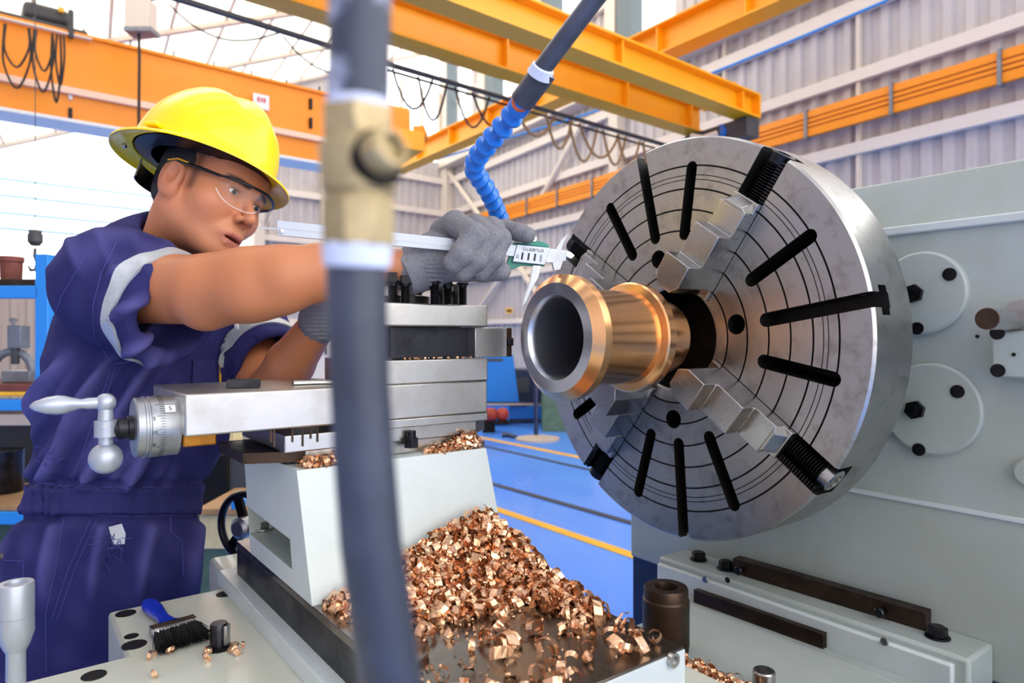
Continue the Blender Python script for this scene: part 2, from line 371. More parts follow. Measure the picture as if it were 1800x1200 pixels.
sbar('trim_%d' % tn, 'steel_cream', BWp, -.1, .35, FZ, 8.2, .0, .35, 'cream corner column of the hall'); tn += 1
sbar('trim_%d' % tn, 'steel_cream', BWp, 3.9, 4.02, FZ, 4.9, .05, .2, 'thin cream post on the far wall'); tn += 1
sbar('trim_%d' % tn, 'steel_cream', BWp, 5.5, 5.75, FZ, 6.2, .0, .25, 'cream post at the edge of the big opening'); tn += 1
wnd = struct(bar(MB(), BWp, .4, 2.3, 5.05, 7.0, .0, .02).build('window_%d' % wn, 'pane_clear'), 'window high in the far corner of the hall'); wn += 1
fr = MB()
for s in (.4, 1.0, 1.65, 2.3): bar(fr, BWp, s-.04, s+.04, 5.05, 7.0, .02, .1)
fr.build('window_frame', 'steel_cream', wnd)
def gable(s): return 8.5-.45*s
m = MB(); 
vs = [CF(*BWp(2.3), 5), CF(*BWp(5.6), 5), CF(*BWp(5.6), gable(5.6)-.05), CF(*BWp(2.3), gable(2.3)-.05)]; m.add(vs, [(0, 1, 2, 3)])
struct(m.build('wall_back', 'wall_sheet'), 'upper part of the far wall under the roof')
struct(sheet(BWp, 5.75, 13, FZ, 1.0).build('wall_left', 'tan_disc', smooth=0), 'low tan sheet wall below the big opening')
for z in (3.02, 2.70, 2.36, 2.06):
    sbar('trim_%d' % tn, 'pale_rail', BWp, 5.75, 13, z, z+.06, .0, .06, 'thin pale blue rail across the bright opening'); tn += 1
def roofp(s, t, dz=0): x, y = BWp(s); return CF(x+WD[0]*t, y+WD[1]*t, gable(s)+dz)
roof = MB()
for k in range(17):
    s = .3+k*.85; a, b = roofp(s, 0, -.03), roofp(s, 11, -.03); roof.tube([a, b], .03, 6)
for t in (0.1, 2.4, 4.8, 7.2, 9.6): roof.tube([roofp(0, t, -.09), roofp(14, t, -.09)], .06, 6)
ceil = struct(roof.build('ceiling', 'steel_cream'), 'roof purlins under bright translucent sheeting')
for k in range(16):
    s = .3+k*.85; p = MB(); p.add([roofp(s, 0), roofp(s+.85, 0), roofp(s+.85, 11), roofp(s, 11)], [(0, 1, 2, 3)]); p.build('roof_panel', 'roof_sheet', ceil)
# unseen hall parts added to shape the light: roof strips with gaps, left wall
for k in range(4):
    t0 = 11+k*3.3; q = MB(); q.add([CF(*plan(s, t), 8.4) for s, t in ((-.6, t0), (-.6, t0+2.3), (13, t0+2.3), (13, t0))], [(0, 1, 2, 3)]); struct(q.build('ceiling', 'wall_sheet'), 'unseen opaque roof strip added to shape the light')
def LWp(t, off=0): return plan(13, t)
struct(sheet(LWp, 0, 24, FZ, 8.4).build('wall_left', 'wall_sheet', smooth=0), 'unseen corrugated side wall added to block light from the left')
# ------------------------------------------------------------------ overhead cranes
def plan_box(mb, p, d, s0, s1, w0, w1, z0, z1):
    n = (-d[1], d[0]); vs = [CF(p[0]+d[0]*s+n[0]*q, p[1]+d[1]*s+n[1]*q, z) for z in (z0, z1) for q in (w0, w1) for s in (s0, s1)]
    return mb.add(vs, [(0, 2, 3, 1), (4, 5, 7, 6), (0, 1, 5, 4), (2, 6, 7, 3), (0, 4, 6, 2), (1, 3, 7, 5)])
def ibeam(t, p, d, s0, s1, z0, z1, fw, stiff, mat='crane_yellow'):
    plan_box(MB(), p, d, s0, s1, -.02, .02, z0, z1).build('web', mat, t)
    plan_box(MB(), p, d, s0, s1, -fw/2, fw/2, z1, z1+.025).build('top_flange', mat, t)
    plan_box(MB(), p, d, s0, s1, -fw/2, fw/2, z0-.025, z0).build('bottom_flange', mat, t)
    for s in stiff: plan_box(MB(), p, d, s-.012, s+.012, -fw/2+.02, fw/2-.02, z0, z1).build('stiffener', mat, t)
GD = (-.77, -.637)
t = thing('crane_girder', 'near yellow crane girder crossing overhead, ending above the chuck', 'crane girder', CF(3.08, 8.8, 2.75), 'girders of the right-hand crane')
ibeam(t, (3.08, 8.8), GD, 0, 8.5, 2.80, 3.06, .26, (.35, 2.6, 4.8, 7))
plan_box(MB(), (3.08, 8.8), GD, -.02, .02, -.13, .13, 2.78, 3.08).build('end_plate', 'crane_yellow', t)
plan_box(MB(), (3.08, 8.8), GD, .3, .34, -.5, -.02, 2.95, 3.2).build('bracket', 'crane_yellow', t)
t = thing('crane_girder', 'far yellow crane girder, lower of the two beside the blue coolant hose', 'crane girder', CF(2.507, 9.4, 2.75), 'girders of the right-hand crane')
ibeam(t, (2.507, 9.4), GD, -.1, 9.5, 2.80, 3.12, .26, (.2, 1.5, 3.4, 5.2, 7))
t = thing('crane_end_truck', 'dark crane travel carriage with blue motor under the girder ends', 'crane carriage', CF(3.0, 9.0, 2.5))
plan_box(MB(), (2.55, 9.45), (.526, -.85), -.1, .95, -.12, .12, 2.52, 2.76).build('carriage_frame', 'hoist_grey', t)
MB().lathe([(.11, 0), (.11, .22), (.09, .26)], 16, frame(CF(2.72, 8.95, 2.66), RT+FW*.3)).build('motor', 'blue_plastic', t)
MB().tube([CF(2.35, 9.0, 2.62), CF(2.5, 8.95, 2.58), CF(2.68, 8.9, 2.63)], .05, 8).build('gear_arm', 'steel_cream', t)
RD = (.583, -.812)
t = thing('runway_beam', 'yellow crane runway beam with stiffeners running along the right wall', 'crane beam', CF(-2.2, 14.5, 3.55))
ibeam(t, (-2.2, 14.5), RD, -.5, 11, 3.58, 3.92, .3, [k*1.3+.6 for k in range(8)], 'crane_yellow')
t = thing('crane_girder', 'big orange box girder crossing behind the yellow helmet', 'crane girder', CF(-6, 8, 2.6))
p, d = (-6, 8), (.77, .637)
plan_box(MB(), p, d, -3, 4.7, 0, .45, 3.05, 3.72).build('upper_web', 'crane_orange', t)
plan_box(MB(), p, d, -3, 4.72, -.04, .49, 3.72, 3.76).build('top_flange', 'crane_orange', t)
plan_box(MB(), p, d, -3, 4.7, -.09, .45, 2.97, 3.05).build('pale_flange', 'crane_lit_pale', t)  # pale tone paints the light caught by this flange
plan_box(MB(), p, d, -3, 4.65, -.02, .42, 2.67, 2.97).build('lower_web', 'crane_orange', t)
plan_box(MB(), p, d, -3, 4.68, -.06, .45, 2.63, 2.67).build('bottom_flange', 'glare_white', t)  # white glare along the girder's lower edge, put into the flange colour
for px, py in ((545, 183), (545, 217), (123, 167), (123, 200)):
    r = ray(px, py); s = 0
    # slot plate lying on the girder side
    k = (px-900)/FOC; s = (k*8+6)/(.77-.637*k); dd = 8+.637*s
    plan_box(MB(), p, d, s-.02, s+.02, -.045, -.001, (590-py-9)/FOC*dd, (590-py+9)/FOC*dd).build('slot', 'black_oxide' if py != 167 else 'white_label', t)
for k in range(10): plan_box(MB(), p, d, -.2+.52*k, -.18+.52*k, .05, .08, 3.76, 3.86).build('rail_clip', 'hoist_grey', t)
def gird(px, py, off=0.):
    k = (px-900)/FOC; s = (k*8+6)/(.77-.637*k); x = -6+.77*s; y = 8+.637*s; f = 1-off/y; return CF(x*f, y*f, (590-py)/FOC*y*f)
t = thing('notice_plate', 'small white plate with red print on the orange girder, behind the helmet', 'sign', gird(459, 179, .08))
ctr = gird(459, 179, .07); ex = Vector(gird(473, 182, .07)-gird(445, 176, .07)); ln = ex.length; ex.normalize()
Tn = Matrix((ex, UP, ex.cross(UP))).transposed().to_4x4(); Tn.translation = ctr
MB().box((0, 0, 0), (ln, ln*.92, .012), Tn).build('plate', 'white_label', t)
Tn2 = Tn.copy(); Tn2.translation = ctr+ex.cross(UP)*.01
for k_, (w_, x_) in enumerate(((.14, -.18), (.10, .02), (.13, .2))): MB().box((ln*x_, ln*.12, 0), (ln*w_, ln*.3, .004), Tn2).build('red_print', 'ink_red', t)
t = thing('crane_end_truck', 'orange end carriage of the big girder beside the brass valve', 'crane carriage', CF(-1.9, 11.4, 3.0))
plan_box(MB(), (-2.15, 11.55), (.526, -.85), -.5, .55, -.2, .25, 3.1, 3.75).build('carriage_box', 'crane_orange', t, bevel=.06)
plan_box(MB(), (-2.15, 11.55), (.526, -.85), .1, .95, -.1, .3, 2.95, 3.25).build('wheel_box', 'crane_yellow', t)
MB().box((0, 0, 0), (.18, .5, .1), frame(CF(-1.5, 11.2, 3.32), UP, RT)).build('buffer', 'crane_orange', t)
# bus bar on the right wall
t = thing('bus_bar', 'orange four-strip conductor rail with grey clamps along the right wall', 'conductor rail', CF(*RWp(9, .3), 2.85))
for z0, z1 in ((2.84, 2.95), (2.97, 3.015), (3.035, 3.08), (3.10, 3.20)): bar(MB(), RWp, 0.5, 16.6, z0, z1, .2, .27).build('strip', 'crane_orange', t)
for k in range(13): bar(MB(), RWp, .9+1.22*k, .94+1.22*k, 2.81, 3.22, .18, .30).build('clamp', 'cast_grey', t)
def cab(name, label, pts, r, mat, cat='cable', group=None):
    ps = [at(*q) for q in pts]; P = []
    for i in range(len(ps)-1):
        a, b, c_, e = ps[max(i-1, 0)], ps[i], ps[i+1], ps[min(i+2, len(ps)-1)]
        for k in range(6):
            u = k/6; P.append(.5*((2*b)+(c_-a)*u+(2*a-5*b+4*c_-e)*u*u+(3*b-a-3*c_+e)*u**3))
    P.append(ps[-1]); return tag(MB().tube(P, r, 7).build(name, mat, loc=tuple(ps[0])), label, cat, group)
# trolley and boxes on the big girder
t = thing('hoist_trolley', 'dark hoist trolley sitting on top of the orange girder', 'hoist', gird(60, 40))
def gbox(t, name, mat, px0, px1, py0, py1, w0, w1, bev=.02):
    a = (px0-900)/FOC; s0 = (a*8+6)/(.77-.637*a); b = (px1-900)/FOC; s1 = (b*8+6)/(.77-.637*b); y = 8+.637*(s0+s1)/2
    return plan_box(MB(), (-6, 8), (.77, .637), s0, s1, w0, w1, (590-py1)/FOC*y, (590-py0)/FOC*y).build(name, mat, t, bevel=bev)
gbox(t, 'gearbox', 'hoist_grey', 42, 125, 2, 32, .1, .5, .06); gbox(t, 'base_bar', 'hoist_grey', -40, 155, 32, 45, .0, .4); gbox(t, 'cable_tray', 'wall_girt', -40, 160, 49, 53, -.11, -.045)
gbox(t, 'yellow_tag', 'line_yellow', 104, 114, 10, 18, .05, .1, 0); gbox(t, 'end_post', 'hoist_grey', 118, 128, 22, 72, -.12, -.05)
t = thing('control_box', 'pale grey electrical box hanging under the bright roof', 'electrical box', at(248, 58, 8.3))
MB().box((0, 0, .19), (.30, .2, .36), frame(at(248, 58, 8.3), UP, RT)).build('housing', 'steel_cream', t, bevel=.01)
MB().box((.01, 0, 0), (.33, .22, .05), frame(at(248, 57, 8.3), UP, RT)).build('bottom_cover', 'cast_grey', t)
MB().tube([at(244, 60, 8.3), at(245, 100, 8.3), at(243, 300, 8.3)], .018, 7).build('pendant_cable', 'cable_black', t)
for i, (x0, x1, dp) in enumerate(((8, 52, 155), (10, 50, 118), (60, 92, 162), (64, 92, 125), (92, 106, 180), (100, 112, 150))):
    cab('festoon_loop', ['outer cable loop hanging at the left end of the orange girder', 'inner cable loop hanging at the left end of the orange girder', 'long outer cable loop in the middle of the orange girder bunch', 'short inner cable loop in the middle of the orange girder bunch', 'narrow longest cable loop of the orange girder bunch', 'rightmost narrow cable loop of the orange girder bunch'][i],
        [(x0, 40+x0*.2, 7.7), (x0-2, dp*.6+16, 7.7), ((x0+x1)/2, dp, 7.7), (x1+1, dp*.6+14, 7.7), (x1, 40+x1*.2, 7.7)], .012, 'cable_black', 'cable loop', 'cable loops on the orange girder')
cab('roof_cable', 'slack cable slung from the top edge to the grey electrical box', [(150, -4, 9.6), (200, 8, 9.6), (250, 4, 9.6), (285, -4, 9.6)], .014, 'cable_black')
cab('roof_cable', 'long slack cable sagging below the bright roof left of the pipe', [(297, 8, 9.6), (340, 45, 9.6), (390, 68, 9.6), (440, 70, 9.6), (490, 58, 9.6)], .014, 'cable_black')
cab('roof_cable', 'black cable sagging behind the upright pipe below the roof', [(498, 64, 9.6), (525, 95, 9.6), (560, 120, 9.6), (600, 130, 9.6), (660, 128, 9.6)], .014, 'cable_black')
t = thing('cable_track', 'grey cable track rail under the far yellow girder with hanging cable loops', 'cable track', at(700, 115, 7.0))
tr = lambda px: (px, 115+(px-690)*.2917 if px > 690 else 115+(px-690)*.31, 6.6+(px-690)*.0055 if px > 690 else 6.6+(px-690)*.004)
MB().tube([at(*tr(x)) for x in (270, 480, 690, 930, 1190)], .028, 6).build('rail', 'hoist_grey', t)
MB().tube([at(tr(x)[0], tr(x)[1]+11, tr(x)[2]) for x in (680, 930, 1190)], .014, 6).build('rail_wire', 'cable_black', t)
for i, (x0, w_, dp) in enumerate(((690, 70, 60), (735, 50, 70), (800, 60, 62), (830, 70, 50), (905, 70, 45), (960, 45, 55), (1000, 50, 65), (1018, 70, 50), (1060, 40, 55), (1085, 40, 45), (1130, 30, 50))):
    P = []
    for k in range(9):
        u = k/8; q = tr(x0+w_*u); P.append(at(q[0], q[1]+6+dp*4*u*(1-u), q[2]-.05))
    MB().tube(P, .017 if i > 3 else .013, 6).build('cable_loop', 'cable_tan' if i > 3 else 'cable_black', t)
tag(MB().tube([at(700, 300, 15), at(985, 215, 12.6), at(1240, 133, 10.6), at(1420, 60, 9.4), at(1560, 0, 8.6)], .02, 6).build('conduit', 'rack_blue', loc=at(985, 215, 12.6)), 'thin blue air pipe running up along the right wall', 'pipe')
tag(MB().tube([at(1460, 300, 10.2), at(1610, 258, 9.2), at(1700, 238, 8.7), at(1830, 212, 8.0)], .035, 6).build('conduit', 'hoist_grey', loc=at(1610, 258, 9.2)), 'dark grey pipe low on the right wall above the headstock', 'pipe')
# ================================================================== THE LATHE
AZ = CZ-.005                                       # spindle height
XH = .235                                           # headstock end face
CM = Matrix(((0, 0, -1, 0), (-1, 0, 0, .005), (0, 1, 0, AZ), (0, 0, 0, 1)))   # chuck frame: x to the camera side, y up, z out of the face
RAD = .392
prof = [(.10, -.126), (RAD, -.126), (RAD, -.005), (RAD-.004, 0)]; mis = [0, 0, 0]
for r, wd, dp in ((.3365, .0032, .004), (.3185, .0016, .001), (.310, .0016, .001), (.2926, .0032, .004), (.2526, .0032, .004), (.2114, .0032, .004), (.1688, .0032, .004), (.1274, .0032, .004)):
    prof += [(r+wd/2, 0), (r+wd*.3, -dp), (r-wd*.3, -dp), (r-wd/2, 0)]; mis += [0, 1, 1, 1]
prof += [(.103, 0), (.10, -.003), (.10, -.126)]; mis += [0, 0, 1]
cb = MB(); cb.lathe(prof, 192, None, mis=mis, caps=False)
def rot(a): return Matrix.Rotation(R(a), 4, 'Z')
JAW = (55, -36.5, -127.5, 145); TS = (9, 102.5, -86, 190); CL = (30.5, -11.2, 82, 121.5, -65, -106, 168, 212); HOLES = ((.148, 10), (.164, 103), (.16, -89.5), (.155, 190))
cut = MB()
def slot_poly(r0, r1, hw, rnd=True, rnd1=False, n=8):
    p = [(r1, -hw), (r1, hw)] if not rnd1 else [(r1-hw+hw*math.cos(-math.pi/2+math.pi*k/n), hw*math.sin(-math.pi/2+math.pi*k/n)) for k in range(n+1)]
    q = [(r0, hw), (r0, -hw)] if not rnd else [(r0+hw-hw*math.sin(math.pi*k/n), hw*math.cos(math.pi*k/n)) for k in range(n+1)]
    return p+q
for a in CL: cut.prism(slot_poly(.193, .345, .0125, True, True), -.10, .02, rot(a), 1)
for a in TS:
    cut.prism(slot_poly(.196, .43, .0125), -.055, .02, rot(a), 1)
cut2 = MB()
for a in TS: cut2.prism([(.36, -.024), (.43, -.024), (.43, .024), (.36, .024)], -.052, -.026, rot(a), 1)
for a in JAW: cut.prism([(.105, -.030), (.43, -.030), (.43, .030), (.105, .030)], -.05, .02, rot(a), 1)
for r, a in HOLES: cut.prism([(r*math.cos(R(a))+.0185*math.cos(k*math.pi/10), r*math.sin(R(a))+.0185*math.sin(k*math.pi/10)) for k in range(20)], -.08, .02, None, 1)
def boolean(a_mb, cutters, name, mats, parent, T, smooth):
    tmp = mesh_obj('tmp_a', a_mb.v, a_mb.f, mats, None, 0, 0, None, a_mb.mi); cs = []
    for c in cutters:
        ob = mesh_obj('tmp_c', c.v, c.f, mats, None, 0, 0, None, c.mi); cs.append(ob)
        md = tmp.modifiers.new('b', 'BOOLEAN'); md.operation = 'DIFFERENCE'; md.object = ob; md.solver = 'EXACT'; md.use_self = True
    bpy.context.view_layer.update(); me = bpy.data.meshes.new_from_object(tmp.evaluated_get(bpy.context.evaluated_depsgraph_get()))
    v = [tuple(T @ x.co) for x in me.vertices]; f = [tuple(q.vertices) for q in me.polygons]; mi = [q.material_index for q in me.polygons]
    for ob in cs+[tmp]: bpy.data.objects.remove(ob)
    bpy.data.meshes.remove(me); return mesh_obj(name, v, f, mats, parent, smooth, 0, None, mi, flip=False)
chuck = thing('lathe_chuck', 'large round four-jaw steel lathe chuck with slots and turned rings', 'lathe chuck', (0.06, 0, AZ))
boolean(cb, [cut, cut2], 'chuck_body', ['chuck_steel', 'recess_dark'], chuck, CM, 30)
MB().lathe([(.099, -.125), (.099, -.122)], 48, CM).build('bore_back', 'rust_steel', chuck)
for a in JAW:
    T = CM @ rot(a); j = MB()
    def jp(r0, r1, hw, tip): return [(r0, -tip), (r0+.018, -hw), (r1, -hw), (r1, hw), (r0+.018, hw), (r0, tip)]
    j.prism([(.106, -.029), (.305, -.029), (.305, .029), (.106, .029)], -.048, .012, T)
    for r0, r1, z0, z1 in ((.112, .172, .012, .106), (.172, .236, .012, .070), (.236, .285, .012, .036)):
        j.prism(jp(r0, r1, .030, .016) if r0 < .12 else [(r0, -.030), (r1, -.030), (r1, .030), (r0, .030)], z0, z1, T)
    j.prism([(.285, -.030), (.303, -.018), (.303, .018), (.285, .030)], .012, .036, T, top=[(.285, -.030), (.290, -.018), (.290, .018), (.285, .030)])
    for r in (.174, .238):
        j.bb((r-.004, -.0285, .030), (r+.0015, .0285, .075 if r < .2 else .04), T)
    jaw = j.build('jaw', 'bright_steel', chuck, bevel=.0012)
    sc = MB(); zc = -.026
    for k in range(14):
        r = .307+k*.0052; sc.lathe([(.017, r), (.022, r+.0013), (.022, r+.0026), (.017, r+.0039)], 18, T @ frame((0, 0, zc), (1, 0, 0)))
    sc.build('jaw_screw', 'black_oxide', chuck)
    tt = MB()
    for k in range(15): tt.bb((.302+k*.0055, -.0295, -.045), (.3047+k*.0055, -.017, .0), T)
    tt.build('rack_tooth', 'dark_steel', chuck)
    hd = MB(); hd.lathe([(.017, .372), (.022, .374), (.022, .391), (.019, .393), (.013, .393), (.012, .383), (.004, .383)], 24, T @ frame((0, 0, -.026), (1, 0, 0)))
    hd.build('socket_head', 'bright_steel' if a == -36.5 else 'dark_steel', chuck)
# bronze bushing
BM = Matrix(((0, 0, -1, 0), (-1, 0, 0, .0), (0, 1, 0, AZ+.002), (0, 0, 0, 1)))
bu = thing('bronze_bushing', 'flanged bronze bushing clamped in the chuck jaws', 'bushing', (-.2, 0, AZ))
MB().lathe([(.068, .04), (.07, .04), (.07, .112), (.097, .114), (.102, .117), (.102, .134), (.099, .137), (.0865, .140), (.0855, .15), (.0855, .272), (.087, .276), (.105, .279), (.109, .283), (.109, .298), (.107, .300), (.094, .312), (.0935, .3125)], 128, BM, caps=False).build('bronze_body', 'bronze', bu, smooth=25)
MB().lathe([(.0935, .3125), (.073, .3125), (.0695, .306), (.068, .30), (.068, .04)], 128, BM, caps=False).build('steel_liner', 'bore_steel', bu, smooth=25)
MB().lathe([(.0, .042), (.068, .042)], 64, BM, caps=False).build('inner_end', 'cast_dark', bu)
# headstock
hs = thing('lathe_headstock', 'grey green painted lathe headstock behind the chuck', 'headstock', (.6, -.3, 0))
yl = onX(1108, 900, XH).y; ztop = onX(1650, 298, XH).z; zseam = onX(1680, 390, XH).z; zlow = onX(1650, 888, XH).z; znavy = onX(1150, 992, XH).z
MB().bb((XH, -1.6, znavy), (1.5, yl, zseam)).build('gear_case', 'machine_paint', hs, bevel=.006)
MB().add([(XH+.004, -1.6, zseam), (XH+.004, yl, zseam), (XH+.03, yl, ztop), (XH+.03, -1.6, ztop), (1.5, -1.6, zseam), (1.5, yl, zseam), (1.5, yl, ztop), (1.5, -1.6, ztop)],
         [(0, 1, 2, 3), (4, 7, 6, 5), (0, 4, 5, 1), (3, 2, 6, 7), (0, 3, 7, 4), (1, 5, 6, 2)]).build('top_cover', 'machine_paint', hs, bevel=.004)
MB().bb((XH-.008, -1.6, zseam-.012), (XH+.01, yl, zseam+.004)).build('cover_lip', 'machine_white', hs, bevel=.003)
MB().bb((XH-.005, -1.6, zlow-.006), (XH+.01, -.13, zlow+.004)).build('lower_seam', 'machine_white', hs, bevel=.003)
MB().bb((XH+.005, -1.6, 0), (1.5, yl-.005, znavy)).build('base_plinth', 'navy_paint', hs)
MB().lathe([(.27, 0), (.27, .085), (.2, .105)], 64, frame((XH, 0, AZ), (-1, 0, 0))).build('spindle_flange', 'machine_white', hs)
FX = (-1, 0, 0)
def on_face(mb, px, py, X=XH): return frame(onX(px, py, X), FX, (0, -1, 0))
for px, py, r, bolts, hexes in ((1624, 515, .0725, ((1669, 482), (1612, 577)), ((1607, 516),)), (1640, 718, .080, ((1683, 688), (1615, 790)), ((1610, 720),)), (1812, 830, .022, (), ())):
    cv = MB().lathe([(r, 0), (r, .010), (r-.004, .013)], 72, on_face(None, px, py)).build('round_cover', 'machine_paint', hs, smooth=30)
    for q in bolts:
        b = MB(); T = on_face(None, q[0], q[1], XH-.0145); b.lathe([(.011, 0), (.011, .001), (.0085, .0012), (.0085, -.004)], 20, T); b.build('socket_screw', 'black_oxide', cv)
    for q in hexes:
        b = MB(); T = on_face(None, q[0], q[1], XH-.013); b.prism(ngon(.0165, 6, .3), 0, .010, T); b.lathe([(.010, .010), (.010, .018), (.006, .018), (.006, .014)], 16, T); b.build('hex_nut', 'black_oxide', cv)
blk = MB().bb((XH-.035, -1.0, onX(1745, 664, XH-.035).z), (XH, onX(1742, 620, XH-.035).y, onX(1745, 582, XH-.035).z)).build('guide_block', 'machine_paint', hs, bevel=.004)
for q in ((1753, 585), (1754, 651)): MB().lathe([(.0105, 0), (.0105, .001), (.008, .0012), (.008, -.004)], 20, on_face(None, q[0], q[1], XH-.036)).build('socket_screw', 'black_oxide', blk)
for q in ((1718, 591), (1782, 623)): MB().lathe([(.003, 0), (.003, .001)], 10, on_face(None, q[0], q[1], XH-(.001 if q[0] < 1750 else .036))).build('drill_mark', 'recess_dark', hs)
a = onX(1735, 560, XH-.13); MB().lathe([(.0165, 0), (.0165, .13)], 28, frame(a, (1, 0, 0))).build('shift_shaft', 'bright_steel', hs, smooth=40)
MB().lathe([(.0168, .001), (.0155, -.001), (.004, -.001), (.004, -.0005)], 28, frame(a, (1, 0, 0))).build('shaft_end', 'rust_steel', hs)
MB().lathe([(.026, 0), (.026, .012)], 32, on_face(None, 1800, 556)).build('shaft_collar', 'ground_steel', hs)
# base ledge with bolts
ZL = CZ-.503; X0 = .136
le = thing('base_ledge', 'painted mounting ledge with black hex bolts below the chuck', 'machine base', (.15, -.2, 0))
y0 = onZ(1200, 990, ZL).y; y1 = onX(1705, 1140, X0).y
MB().bb((X0, y1, .25), (XH-.001, .16, ZL)).build('ledge_body', 'machine_paint', le, bevel=.006)
zb = CZ-.56
MB().bb((X0-.012, y1+.02, .3), (X0+.001, .155, ZL-.012)).build('front_cover', 'machine_white', le, bevel=.004)
MB().bb((X0-.048, y1+.06, .0), (X0-.012, .15, zb)).build('lower_step', 'machine_paint', le, bevel=.005)
for px, py in ((1228, 984), (1276, 1000), (1648, 1120)):
    b = MB(); T = frame(onZ(px, py, ZL), UP); bolt_hex(b, T, .0155, .018); b.build('hex_bolt', 'black_oxide', le, bevel=.001)
for px, py in ((1240, 1018), (1555, 1127)): MB().lathe([(.007, 0), (.006, .003), (.002, .003)], 14, on_face(None, px, py, X0-.0125)).build('cap_screw', 'bright_steel', le)
MB().lathe([(.006, 0), (.006, .001)], 12, on_face(None, 1279, 1019, X0-.0125)).build('screw_hole', 'recess_dark', le)
def long_bar(name, label, p, q, w_, h_, mat, peg=()):
    p = Vector(p); q = Vector(q); d = (q-p).normalized(); n = Vector((d.y, -d.x, 0)).normalized()
    if n.x < 0: n = -n
    vs = [a+n*u+UP*z for z in (0, h_) for u in (0, w_) for a in (p, q)]
    t = thing(name, label, 'steel bar', (p+q)/2)
    MB().add(vs, [(0, 2, 3, 1), (4, 5, 7, 6), (0, 1, 5, 4), (2, 6, 7, 3), (0, 4, 6, 2), (1, 3, 7, 5)]).build('bar_stock', mat, t, bevel=.001)
    for f in peg:
        c_ = p.lerp(q, f)+UP*h_*.5; MB().lathe([(.0055, 0), (.0055, .016), (.009, .017), (.009, .022), (.007, .024)], 16, frame(c_, -n)).build('side_screw', 'dark_steel', t)
    return t
long_bar('steel_bar', 'long rusty square bar with two side screws resting on the ledge', (.1753, -.0096, ZL+.0005), (.1914, -.3801, ZL+.0005), .026, .032, 'rust_steel', (.07, .82))
long_bar('steel_bar', 'shorter dark flat bar lying on the lower step below the ledge', (.098, .032, zb+.0005), (.108, -.245, zb+.0005), .014, .027, 'rust_steel')
# bed gap, saddle, cross slide
ZP = CZ-.385; ZS = CZ-.475; ZB = CZ-.53
bed = thing('lathe_bed', 'low painted lathe bed strip between saddle and ledge', 'lathe bed', (-.1, -.4, 0))
MB().bb((-.268, -.9, .1), (.025, -.02, ZB)).build('bed_casting', 'machine_paint', bed, bevel=.004)
sl = tag(MB().lathe([(.0375, 0), (.039, .012), (.039, .085), (.037, .088), (.037, .103), (.0355, .106), (.020, .106), (.019, .10), (.019, .01)], 48, frame((-.165, -.118, ZB), UP)).build('steel_sleeve', 'rust_steel', loc=(-.165, -.118, ZB), smooth=30), 'upright rusty steel sleeve standing beside the bronze chips', 'steel sleeve')
cs = MB().lathe([(.0165, 0), (.0165, .03), (.015, .032), (.0095, .032), (.0095, .02), (.001, .02)], 28, frame(onZ(1343, 1215, ZB), UP))
tag(cs.build('cap_screw', 'bright_steel', loc=onZ(1343, 1215, ZB), smooth=30), 'socket head cap screw standing at the bottom edge of the picture', 'screw')
sd = thing('lathe_saddle', 'cream painted lathe saddle with bolt holes, carrying the brush', 'lathe saddle', (-.8, .1, 0))
B_ = onZ(190, 1075, ZS); Cc = onZ(183, 1162, ZS); Dd = onZ(40, 1203, ZS)
xl, yf = -.716, B_.y
sad = MB()
poly = [(-.7, -.9), (-.7, yf), (B_.x, yf), (B_.x, Cc.y), (-1.6, Cc.y), (-1.6, -.9)]
sad.prism(poly, .55, ZS); sad.build('saddle_wing', 'machine_cream', sd, bevel=.006)
MB().bb((-.405, -.9, .55), (-.272, -.02, ZS)).build('saddle_wing', 'machine_cream', sd, bevel=.006)
MB().bb((-.735, -.9, ZS-.002), (-.705, yf+.02, ZS+.028)).build('guide_strip', 'machine_white', sd, bevel=.003)
MB().bb((-.73, yf-.06, ZS-.1), (-.40, yf+.12, ZS+.026)).build('rear_housing', 'machine_cream', sd, bevel=.01)
for px, py, r in ((221, 1078, .016), (231, 1118, .0105), (236, 1133, .0175), (395, 1044, .015), (165, 1187, .016), (385, 1138, .020)):
    MB().lathe([(r, -.001), (r, .0008)], 28, frame(onZ(px, py, ZS), UP)).build('bolt_hole', 'recess_dark', sd)
tmp = MB(); T = frame(onZ(385, 1136, ZS), UP, (.6, .8, 0)); tmp.lathe([(.0130, 0), (.0130, .034), (.0115, .0365)], 28, T); 
tmp.build('locating_pin', 'dark_steel', sd); MB().box((0, -.0105, .019), (.015, .008, .03), T).build('pin_flat', 'ground_steel', sd, bevel=.001)
cp = thing('cross_slide', 'flat steel cross slide plate covered in bronze chips', 'cross slide', (-.55, -.1, ZS))
MB().bb((-.712, -.338, ZP-.012), (-.389, yf-.02, ZP)).build('top_plate', 'plate_steel', cp, bevel=.0015)
MB().bb((-.711, -.334, ZS+.002), (-.391, yf-.02, ZP-.012)).build('slide_body', 'dark_steel', cp, bevel=.001)
MB().bb((-.708, -.3395, ZS+.004), (-.389, -.334, ZP-.003)).build('end_cover', 'machine_white', cp, bevel=.001)
MB().bb((-.391, -.336, ZS+.004), (-.3875, yf-.03, ZP-.003)).build('side_gib', 'machine_white', cp)
p_ = onY(1180, 1158, -.3395); MB().lathe([(.009, 0), (.009, .006), (.005, .006), (.005, .003)], 18, frame(p_, (0, -1, 0))).build('cap_screw', 'bright_steel', cp)
